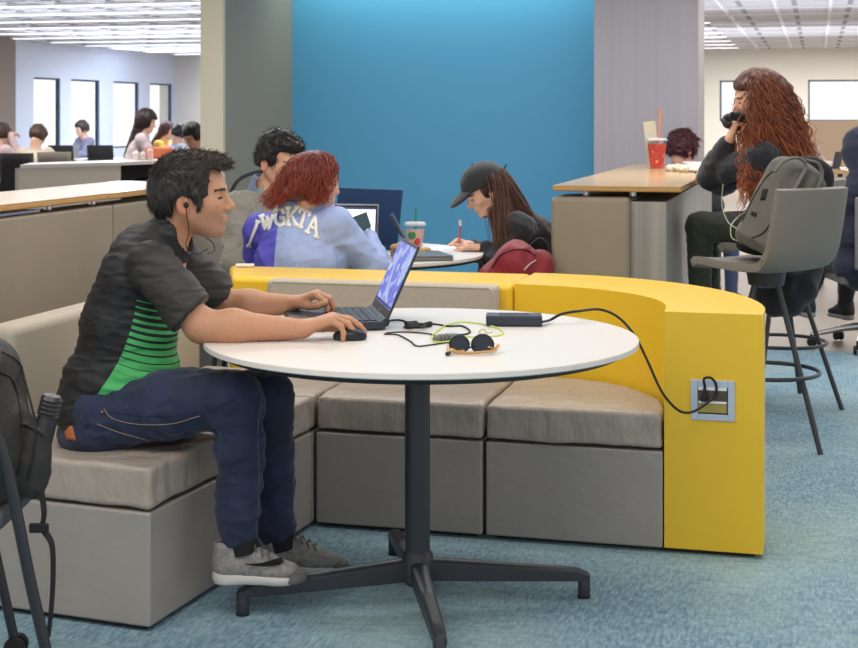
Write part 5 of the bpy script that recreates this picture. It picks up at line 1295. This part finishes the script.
for pts in ([(774, 172), (784, 161), (798, 158), (806, 166), (800, 180), (793, 192)], [(806, 160), (818, 164), (822, 176), (816, 190)]):
    MB().tube(spline([J(x, y, 6.16) for x, y in pts], 6), .020, 10, flat=.35).build('strap', gbm, gb_)
V, Q = sdf_mesh([ell(J(805, 180, 6.35), (.12, .08, .10), None, .03), ell(J(790, 200, 6.4), (.09, .07, .16), None, .05), ell(J(765, 245, 6.4), (.12, .08, .04), None, .03)], .006, 1, folds(.008, 20, 28)); np_mesh('back_padding', V, Q, gbk, gb_)
V, Q = sdf_mesh([ell(J(786, 288, 6.62), (.13, .09, .12), None, .04), ell(J(798, 268, 6.65), (.10, .08, .10), None, .04), ell(J(775, 300, 6.62), (.08, .07, .06), None, .04)], .006, 1, folds(.012, 22, 29))
tag(np_mesh('jacket', V, Q, cloth('black_denim', (34, 34, 40))), 'black jacket hanging below the near stool seat', 'jacket')

# ------------------------------------------------------------------ person behind the counter
Hb = Head(J(682, 150, 10.5), CW(.72, .60, -.35), (0, 0, 1), 1.0)
f_b = CW(.8, .5, 0).normalized()
tor = [(J(694, 186, 10.5), (.12, .18, .14)), (J(692, 210, 10.5), (.13, .17, .15)), (J(690, 232, 10.5), (.15, .18, .12))]
bpn, _, _, _ = person('person with short dark red hair bending over behind the bar counter', CW(1.95, 10.5, 0), Hb, (224, 172, 146), f_b, tor,
    [A(J(700, 182, 10.35), J(716, 206, 10.3), J(707, 182, 10.4), hd=CW(-.1, 0, 1), n=CW(0, 1, 0), t=CW(-1, 0, 0)), A(J(688, 182, 10.7), J(680, 205, 10.9), J(700, 195, 11.0))],
    [(CW(1.9, 10.4, .52), CW(2.2, 10.7, .5), CW(2.2, 10.7, .1)), (CW(1.8, 10.55, .52), CW(2.1, 10.85, .5), CW(2.1, 10.85, .1))], blackh, denim_l, seed=101, vox=.008, skinvox=.007)
V, Q = sdf_mesh(hair_cap(Hb, grow=.022, low_back=-.055, face=(.062, .05), cut=[ell(Hb.w(.0, q*.096, -.02), (.022, .022, .03), Hb.B, .008, 's') for q in (-1, 1)]), .006, 1, folds(.006, 70, 36))
hbm = hair_mat('dark_red_hair', (70, 30, 34)); bhh2 = np_mesh('hair', V, Q, hbm, bpn, col=np.tile(np.array(lin((66, 28, 34))), (len(V), 1)))
hair_tufts('hair_locks', V, vnormals(V, Q), Hb, 1100, lambda L: np.stack([np.ones(len(L))*.3, L[:, 1]*3, -.8*np.ones(len(L))], 1), .03, .0028, (84, 36, 40), 1.0, hbm, bhh2, 9, .25)

# ------------------------------------------------------------------ hooded person at the right edge
Hh = Head(J(861, 152, 8.6), CW(-.25, .95, -.1), (0, 0, 1), 1.0)
f_h = CW(-.3, .95, 0).normalized()
navy = cloth('navy_hoodie', (36, 38, 56), .9, .3, 30, .01)
tor = [(J(868, 200, 8.6), (.14, .21, .16)), (J(868, 235, 8.6), (.15, .20, .16)), (J(868, 265, 8.6), (.17, .21, .13))]
hn, _, _, _ = person('person in a navy hooded sweatshirt at the right edge', CW(2.57, 8.6, 0), Hh, (200, 150, 125), f_h, tor,
    [A(J(838, 195, 8.7), J(830, 240, 8.9), J(845, 225, 9.2)), A(J(897, 195, 8.6), J(905, 240, 8.8), J(885, 225, 9.1))],
    [(CW(2.45, 8.7, .53), J(822, 258, 8.95), J(806, 302, 8.9)), (CW(2.7, 8.7, .53), J(850, 262, 9.15), J(845, 305, 9.2))], navy, cloth('black_trousers', (38, 38, 44)), seed=111, vox=.008, skinvox=.008,
    extra_top=[ell(Hh.w(-.02, 0, .01), (.13, .115, .145), Hh.B, .03), cap(Hh.w(-.06, 0, -.1), J(868, 185, 8.52), .09, .12, .05)], sleeve_r=(.08, .07, .05))
# office chair for them
oc = thing('office_chair', 'office chair with chrome star base at the right edge', 'chair', CW(2.62, 8.95, 0))
MB().box(CW(2.62, 8.75, .44), (.46, .46, .05), rz=TH).build('seat', stool_dark, oc, bevel=.015)
MB().box(CW(2.66, 8.42, .72), (.44, .04, .42), rz=TH).build('backrest', stool_dark, oc, bevel=.015)
MB().tube([CW(2.62, 8.80, .42), CW(2.62, 8.42, .42), CW(2.66, 8.42, .60)], .014, 8).build('back_bracket', chrome, oc)
MB().lathe([(.03, .10), (.03, .42)], CW(2.62, 8.85, 0), 16).build('gas_lift', blackm, oc)
for k in range(5):
    a = math.radians(190+72*k); d = Vector((math.cos(a), math.sin(a), 0)); c = CW(2.62, 8.85, 0); e = c+d*.31
    MB().tube([c+Vector((0, 0, .13)), c+d*.12+Vector((0, 0, .115)), e+Vector((0, 0, .075))], [.024, .018, .012], 8).build('base_arm', chrome, oc)
    cs = MB().box(e+Vector((0, 0, .055)), (.02, .02, .045)).build('caster', rubber, oc)
    sdv = Vector((-d.y, d.x, 0))
    for q in (-1, 1): MB().lathe([(0, -.009), (.026, -.009), (.028, 0), (.026, .009), (0, .009)], e+sdv*.016*q+Vector((0, 0, .028)), 16, tuple(sdv)).build('wheel', rubber, cs)

# ------------------------------------------------------------------ things on the bar counter
CZ = 1.071
cc0 = P(657, 168.5, CZ)
tea = M('orange_tea', (196, 50, 24), .3, var=.4, vscale=45)
d2 = drink('large orange iced tea with orange straw on the maple counter', cc0, .040, .060, .175, tea, (236, 120, 50), cc0+Vector((.022, 0, .37)), fill=.86)
for k in range(10):
    a = k*2.4; z = .02+.012*k; rr_ = .031+.014*(z/.14); MB().box(cc0+Vector((rr_*math.cos(a), rr_*math.sin(a), z)), (.02, .02, .018), R=Matrix.Rotation(a*1.3, 3, 'X') @ Matrix.Rotation(a, 3, 'Z')).build('ice_cube', M('ice_amber', (226, 140, 90), .15), d2, bevel=.004)
nap = thing('paper_napkin', 'folded brown paper napkin propped behind the orange drink', 'napkin', cc0+CW(-.02, .09, 0))
bpx = cc0+CW(-.022, .065, 0); MB().box(bpx+Vector((0, 0, .145)), (.075, .012, .29), R=Matrix.Rotation(TH, 3, 'Z') @ Matrix.Rotation(math.radians(-7), 3, 'Y')).build('sheet', M('kraft_paper', (196, 184, 160), .85, bump=.3, bscale=40), nap, bevel=.002)
def CP(px, py, h=0): v = P(px, py, CZ); v.z += h; return v
tissue = M('crumpled_white_paper', (226, 222, 214), .8, bump=.5, bscale=60, bdist=.006, var=.12, vscale=60)
lump('crumpled_wrapper', 'crumpled patterned wrapper beside the orange drink', 'wrapper', [ell(CP(676, 171, .018), (.05, .05, .020), None, .02), ell(CP(684, 172, .016), (.04, .04, .018), None, .02), ell(CP(670, 171, .012), (.03, .03, .012), None, .02)], M('patterned_paper', (206, 196, 176), .8, var=.45, vscale=70), .004, folds(.007, 70, 41))
lump('crumpled_tissue', 'crumpled white tissue next to the wrapper', 'tissue', [ell(CP(694, 172, .014), (.05, .04, .016), None, .02), ell(CP(703, 172, .012), (.05, .04, .013), None, .02)], tissue, .004, folds(.004, 50, 42))
bq_ = CP(701, 166.5); MB().box(bq_+Vector((0, 0, .014)), (.21, .26, .026), rz=.2).build('notebook', M('paper_white', (240, 240, 240), .8), bevel=.003)
tag([o for o in COL.objects if o.name.startswith('notebook')][0], 'white notebook behind the crumpled tissue', 'notebook')
cable('black marker lying in front of the tissue', [CP(695, 173.5, .006), CP(714, 172.5, .006)], .006, rubber, 'marker')

# ------------------------------------------------------------------ foreground chair and backpack, left edge
fcm = M('chair_black_tube', (38, 40, 46), .35)
fc_ = thing('rolling_chair', 'black tube-frame chair cut off by the left edge', 'chair', CW(-1.02, 3.42, 0))
def C3(px, py, D): return J(px, py, D)
MB().tube(spline([C3(-30, 415, 3.30), C3(-8, 425, 3.30), C3(4, 455, 3.30), C3(14, 500, 3.30), C3(30, 580, 3.30), C3(47, 655, 3.30), C3(60, 712, 3.30)], 6), .0135, 12).build('leg', fcm, fc_)
MB().tube(spline([C3(-20, 480, 3.78), C3(-3, 560, 3.78), C3(14, 638, 3.78)], 6), .0125, 12).build('leg', fcm, fc_)
MB().tube(spline([C3(-110, 425, 3.30), C3(-130, 500, 3.30), C3(-150, 600, 3.30), C3(-170, 712, 3.30)], 6), .0135, 12).build('leg', fcm, fc_)
MB().tube(spline([C3(-110, 480, 3.78), C3(-130, 560, 3.78), C3(-150, 638, 3.78)], 6), .0125, 12).build('leg', fcm, fc_)
for px, py, D in ((60, 716, 3.30), (16, 642, 3.78), (-150, 642, 3.78), (-170, 716, 3.30)):
    p = CW((px-429)*D/FPX, D, .028)
    for q in (-1, 1): MB().lathe([(0, -.010), (.026, -.010), (.028, 0), (.026, .010), (0, .010)], p+CW(0, .017*q), 20, tuple(CW(0, 1))).build('caster', rubber, fc_)
cs = CW(-1.07, 3.52, 0)
sz_ = HC-(512-Y0)*3.38/FPX
MB().box(CW(-1.155, 3.50, sz_), (.40, .42, .045), rz=TH).build('seat', M('chair_seat_grey', (78, 80, 84), .6), fc_, bevel=.018, seg=4)
bpm = M('charcoal_nylon', (46, 44, 42), .6, bump=.6, bscale=16, bdist=.014, var=.15, vscale=10)
bpk = thing('backpack', 'charcoal backpack with a bottle on the chair at the left edge', 'bag', CW(-1.03, 3.46, sz_+.02))
V, Q = sdf_mesh([ell(C3(-27, 420, 3.48), (.105, .15, .19), None, .05), ell(C3(-17, 455, 3.46), (.10, .15, .12), None, .05), ell(C3(-31, 385, 3.48), (.10, .14, .12), None, .05), ell(C3(3, 445, 3.42), (.055, .09, .10), None, .04), rbox(C3(-12, 475, 3.46), (.07, .10, .02), None, .03, .04), cap(C3(28, 480, 3.41), C3(40, 436, 3.41), .042, .034, .02), ell(C3(-11, 400, 3.40), (.05, .06, .13), None, .02)], .0045, 1, folds(.006, 24, 45)); np_mesh('body', V, Q, bpm, bpk)
bpb = bvh_of(V, Q)
surf_line('zip', [(2, 352), (18, 362), (30, 385), (36, 415), (34, 450), (28, 480)], .003, M('zip_black', (24, 24, 26), .6), bpk, bpb)
surf_line('zip', [(0, 372), (12, 380), (20, 405), (22, 440), (18, 475)], .003, M('zip_black', (24, 24, 26), .6), bpk, bpb)
surf_line('pocket_edge', [(20, 424), (32, 428), (44, 436)], .004, M('zip_black', (24, 24, 26), .6), bpk, bpb)
MB().tube(spline([C3(38, 470, 3.40), C3(44, 510, 3.40), C3(43, 528, 3.40), C3(52, 545, 3.40), C3(53, 580, 3.40), C3(51, 612, 3.40), C3(48, 638, 3.40)], 6), .013, 8, flat=.2).build('strap', M('strap_black', (30, 30, 34), .8), bpk)
MB().box(C3(39, 528, 3.39), (.045, .012, .022), rz=TH).build('buckle', rubber, bpk, bevel=.004)
bt = thing('water_bottle', 'black ribbed bottle in the side pocket of the charcoal backpack', 'bottle', C3(36, 470, 3.41))
ax_ = (C3(49, 410, 3.41)-C3(36, 465, 3.41)).normalized()
MB().lathe([(0, 0), (.024, .002), (.025, .10), (.022, .115), (.022, .118), (.026, .12)]+[(.026 if i % 2 else .0235, .122+.005*i) for i in range(8)]+[(.020, .166), (0, .168)], C3(36, 465, 3.41), 24, tuple(ax_)).build('bottle_body', M('bottle_black', (46, 46, 48), .3), bt)

# ------------------------------------------------------------------ far left: white unit, chairs, people
unit = thing('storage_unit', 'low white storage unit behind the left maple counter', 'cabinet', P(90, 165, .92)-Vector((0, 0, .92)))
q = [P(20, 165, .92), P(122, 162, .92), P(212, 158.5, .92), P(212, 156.8, .92), P(115, 160, .92), P(30, 162.8, .92)]
def inset(q, d):
    c = sum((Vector(p) for p in q), Vector())/len(q); return [p+(c-p).normalized()*d for p in q]
MB().prism([(p.x, p.y) for p in q], .885, .92).build('top', M('white_worktop', (222, 220, 216), .3), unit, smooth=False)
v0, v1 = Vector(q[0]), Vector(q[1]); v0.z = v1.z = 0; dv1 = (v1-v0).normalized(); nin = Vector((-dv1.y, dv1.x, 0))
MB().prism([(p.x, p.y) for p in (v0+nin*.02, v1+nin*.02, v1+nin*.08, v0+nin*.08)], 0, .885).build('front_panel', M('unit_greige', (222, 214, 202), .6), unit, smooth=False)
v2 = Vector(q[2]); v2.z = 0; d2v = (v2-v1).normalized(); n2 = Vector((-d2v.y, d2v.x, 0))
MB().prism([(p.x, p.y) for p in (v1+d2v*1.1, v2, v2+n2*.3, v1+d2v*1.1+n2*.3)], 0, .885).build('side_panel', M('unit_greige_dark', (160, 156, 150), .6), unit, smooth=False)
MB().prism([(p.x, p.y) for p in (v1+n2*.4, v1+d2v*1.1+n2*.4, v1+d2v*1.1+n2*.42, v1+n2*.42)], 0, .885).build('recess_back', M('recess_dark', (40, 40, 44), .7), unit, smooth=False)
darkmesh = M('dark_mesh_fabric', (50, 50, 54), .7); taupe_ch = M('taupe_chair_shell', (120, 114, 106), .6)
sc1 = side_chair('dark mesh chair at the far left beside the white unit', CW(-4.42, 16.1, 0), CW(.1, 1), darkmesh, group='side chairs of the reading area')
side_chair('dark chair behind the grey one under the first window', CW(-5.0, 20.5, 0), CW(.3, 1), darkmesh, sc1, 'side chairs of the reading area')
side_chair('dark chair behind the white unit below the middle windows', CW(-4.5, 20.6, 0), CW(.2, 1), darkmesh, sc1, 'side chairs of the reading area')
side_chair('dark chair behind the long-haired woman at the white unit', CW(-4.35, 22.6, 0), CW(.2, 1), darkmesh, sc1, 'side chairs of the reading area')
tc_ = side_chair('taupe shell chair just behind the white unit', CW(-4.15, 16.6, 0), CW(.05, 1), taupe_ch)
def table_far(label, X, D, w, d, h=.74):
    t = thing('reading_table', label, 'table', CW(X, D, 0))
    MB().box(CW(X, D, h-.015), (w, d, .03), rz=TH).build('tabletop', M('white_worktop', (222, 220, 216), .3), t, smooth=False)
    for sx in (-1, 1):
        for sy in (-1, 1): MB().tube([CW(X+sx*(w/2-.06), D+sy*(d/2-.06), 0), CW(X+sx*(w/2-.06), D+sy*(d/2-.06), h-.03)], .018, 8).build('leg', M('steel_blue_leg', (110, 122, 150), .4, metal=.4), t)
table_far('white reading table at the far left edge', -4.6, 18.75, 1.5, .7)
table_far('white reading table under the first two windows', -5.3, 23.0, 2.6, .7)
table_far('white reading table behind the yellow-clad person', -3.6, 22.2, 1.0, .7)
def sitter(label, hx, hy, D, face, skin, topc, hairc, seat=.45, lean=.12, longhair=None, vox=.012, hair_grow=.02, drop=0, hood=False, arms_up=0):
    hc = J(hx, hy, D); f = CW(*face, 0).normalized(); r = Vector((f.y, -f.x, 0))
    base = hc-f*(lean+.06); base.z = seat
    nk = hc-f*.05-Vector((0, 0, .15)); pel = base+Vector((0, 0, .10)); ch_ = nk.lerp(pel, .38)-Vector((0, 0, .02)); bel = nk.lerp(pel, .72)
    if ch_.z > nk.z-.12: ch_.z = nk.z-.12
    H = Head(hc, f-Vector((0, 0, .25+drop)), (0, 0, 1), 1.0, True)
    tor = [(ch_, (.12, .18, .15)), (bel, (.13, .165, .15)), (pel, (.15, .18, .11))]
    def arm(q):
        s = nk-Vector((0, 0, .05))+r*.18*q; e = s+f*.14+r*.04*q; e.z = max(seat+.32, s.z-.25); w = e+f*.22-r*.10*q; w.z = e.z+.02
        if arms_up and q == arms_up: e = s+f*.25; e.z = seat+.33; w = Vector(hc)+f*.06+r*.08*q
        return A(s, e, w, hd=f*1+Vector((0, 0, .1)), n=(0, 0, -1), t=-r*q)
    legs = [(pel+r*.09*q, pel+f*.40+r*.1*q, Vector(((pel+f*.42+r*.1*q).x, (pel+f*.42+r*.1*q).y, .10 if seat < .5 else .25))) for q in (-1, 1)]
    nm = 'top_%d_%d_%d' % topc
    ext = [ell(H.w(-.02, 0, .01), (.13, .11, .14), H.B, .03)] if hood else []
    t, o, V, Q = person(label, (base.x, base.y, 0), H, skin, f, tor, [arm(1), arm(-1)], legs, cloth(nm, topc), cloth('black_trousers', (38, 38, 44)), vox=vox, skinvox=vox*.8, neck=nk, seed=int(hx)+5, extra_top=ext)
    if not hood:
        ex = []
        if longhair: ex = [cap(H.w(-.05, 0, -.02), Vector(hc)-f*.20-Vector((0, 0, longhair)), .075, .06, .03)]
        V, Q = sdf_mesh(hair_cap(H, grow=hair_grow, low_back=-.06 if not longhair else -.9, face=(.06, .05), extra=ex), .010, 1, folds(.006, 40, 3))
        hmm = hair_mat('hair_%d_%d_%d' % hairc, hairc); np_mesh('hair', V, Q, hmm, t, col=np.tile(np.array(lin(hairc)), (len(V), 1)))
    return t, H
LS = (222, 182, 160)
sitter('person in a pale top leaning head on hand at the far left edge', 2, 134, 18.0, (.6, .6), LS, (206, 186, 190), (60, 40, 36), arms_up=1)
sitter('person in a cream hooded top slumped with their back to the camera', 38, 136, 17.6, (.35, .9), LS, (206, 194, 178), (70, 50, 44), drop=.5, vox=.010)
sitter('person in a grey-blue top sitting in front of the second window', 82, 129, 24.0, (-.7, -.6), LS, (126, 128, 156), (60, 46, 50), vox=.010)
sitter('long-haired woman in a pale top at the white storage unit', 146, 122, 17.1, (.9, .15), LS, (206, 192, 200), (38, 24, 28), seat=.60, longhair=.42, vox=.010, hair_grow=.028)
sitter('person in a yellow top far behind by the last window', 167, 131, 21.5, (.8, -.2), LS, (220, 176, 76), (70, 44, 44), longhair=.2)
sitter('person in a white and blue top beside the yellow-clad one', 180, 134, 20.5, (.6, .3), LS, (190, 200, 226), (40, 34, 44), drop=.3)
Tg, Hgl = sitter('girl with tied-back black hair looking down behind the laptop man', 193, 136, 15.4, (-.55, -.75), (214, 160, 138), (196, 188, 182), (24, 20, 24), drop=.35, seat=.46, vox=.010)
MB().tube(spline([J(199, 133, 15.5), J(207, 137, 15.5), J(212, 143, 15.5), J(214, 152, 15.5)], 5), [.03]*8+[.025]*8, 8).build('ponytail', hair_mat('hair_24_20_24', (24, 20, 24)), Tg)
sitter('person with blond hair far behind the curly-haired woman', 806, 135, 18.5, (.5, .3), LS, (216, 196, 190), (190, 150, 110), longhair=.15)
# small objects on the unit
def UP_(px, py): return P(px, py, .921)
tag(MB().box(UP_(160, 158.5)+Vector((0, 0, .065)), (.30, .2, .13), rz=.3).build('handbag', M('tan_orange_leather', (190, 104, 74), .5), bevel=.03), 'orange-brown handbag lying on the white storage unit', 'bag')
for px, c, h, lb in ((136, (226, 222, 220), .11, 'small white bottle on the white storage unit'), (150, (224, 180, 172), .15, 'pink bottle next to the handbag on the white unit'), (143, (214, 200, 196), .10, 'pale cup between the bottles on the white unit')):
    p = UP_(px, 160); o = MB().lathe([(0, 0), (.035, 0), (.036, h*.7), (.015, h*.85), (.015, h), (0, h)], p, 16).build('bottle', M('bottle_%d' % c[1], c, .4)); tag(o, lb, 'bottle')
lump('black_bag', 'black bag pushed under the white storage unit', 'bag', [ell(v1+d2v*.6+n2*.2+Vector((0, 0, .62)), (.2, .1, .12), None, .03), ell(v1+d2v*.6+n2*.2+Vector((0, 0, .3)), (.2, .1, .34), None, .03)], M('bag_black', (24, 24, 28), .7), .012)
tlp = thing('laptop', 'open silver laptop in front of the grey-blue person', 'laptop', CW(-5.5, 23.1, .741))
MB().box(CW(-5.62, 22.9, .84), (.34, .01, .22), rz=TH+.1).build('lid', sh_silver, tlp, bevel=.004); MB().box(CW(-5.62, 23.02, .748), (.34, .24, .015), rz=TH+.1).build('base', sh_silver, tlp)
# right background table and laptop
rtab = thing('reading_table', 'maple table behind the hooded person', 'table', CW(3.2, 12.5, 0))
c_ = P(822, 159, .95); MB().box(CW(3.75, 11.9, .955), (1.2, .7, .03), rz=TH).build('tabletop', wood, rtab, bevel=.004)
for sx in (-.5, .5):
    for sy in (-.28, .28): MB().tube([CW(3.75+sx, 11.9+sy, 0), CW(3.75+sx, 11.9+sy, .94)], .02, 8).build('leg', blackm, rtab)
l3 = thing('laptop', 'open laptop with a blue screen beside the hooded person', 'laptop', CW(3.42, 11.95, .972))
b0, b1 = CW((832-429)*11.9/FPX, 11.9, .975), CW((843-429)*12.0/FPX, 12.1, .975)
MB().add([b0, b1, b1+CW(.04, .05, .13), b0+CW(.04, .05, .13), b0+CW(.01, .012, 0), b1+CW(.01, .012, 0), b1+CW(.05, .062, .13), b0+CW(.05, .062, .13)], [(0, 1, 2, 3), (4, 7, 6, 5), (0, 4, 5, 1), (1, 5, 6, 2), (2, 6, 7, 3), (3, 7, 4, 0)]).build('lid', rubber, l3, smooth=False)
nrm = (b1-b0).cross(Vector((0, 0, 1))).normalized()*-.0; off = CW(-.006, -.006, 0)
MB().add([b0+off+(b1-b0)*.05+CW(.002, .002, .01), b0+off+(b1-b0)*.95+CW(.002, .002, .01), b0+off+(b1-b0)*.95+CW(.037, .047, .12), b0+off+(b1-b0)*.05+CW(.037, .047, .12)], [(0, 1, 2, 3)]).build('screen', M('blue_screen', (96, 128, 214), .4, emit=.9), l3, smooth=False)
MB().prism([(p.x, p.y) for p in (b0, b1, b1+CW(-.2, .02), b0+CW(-.2, .02))], .971, .985).build('base', rubber, l3, smooth=False)
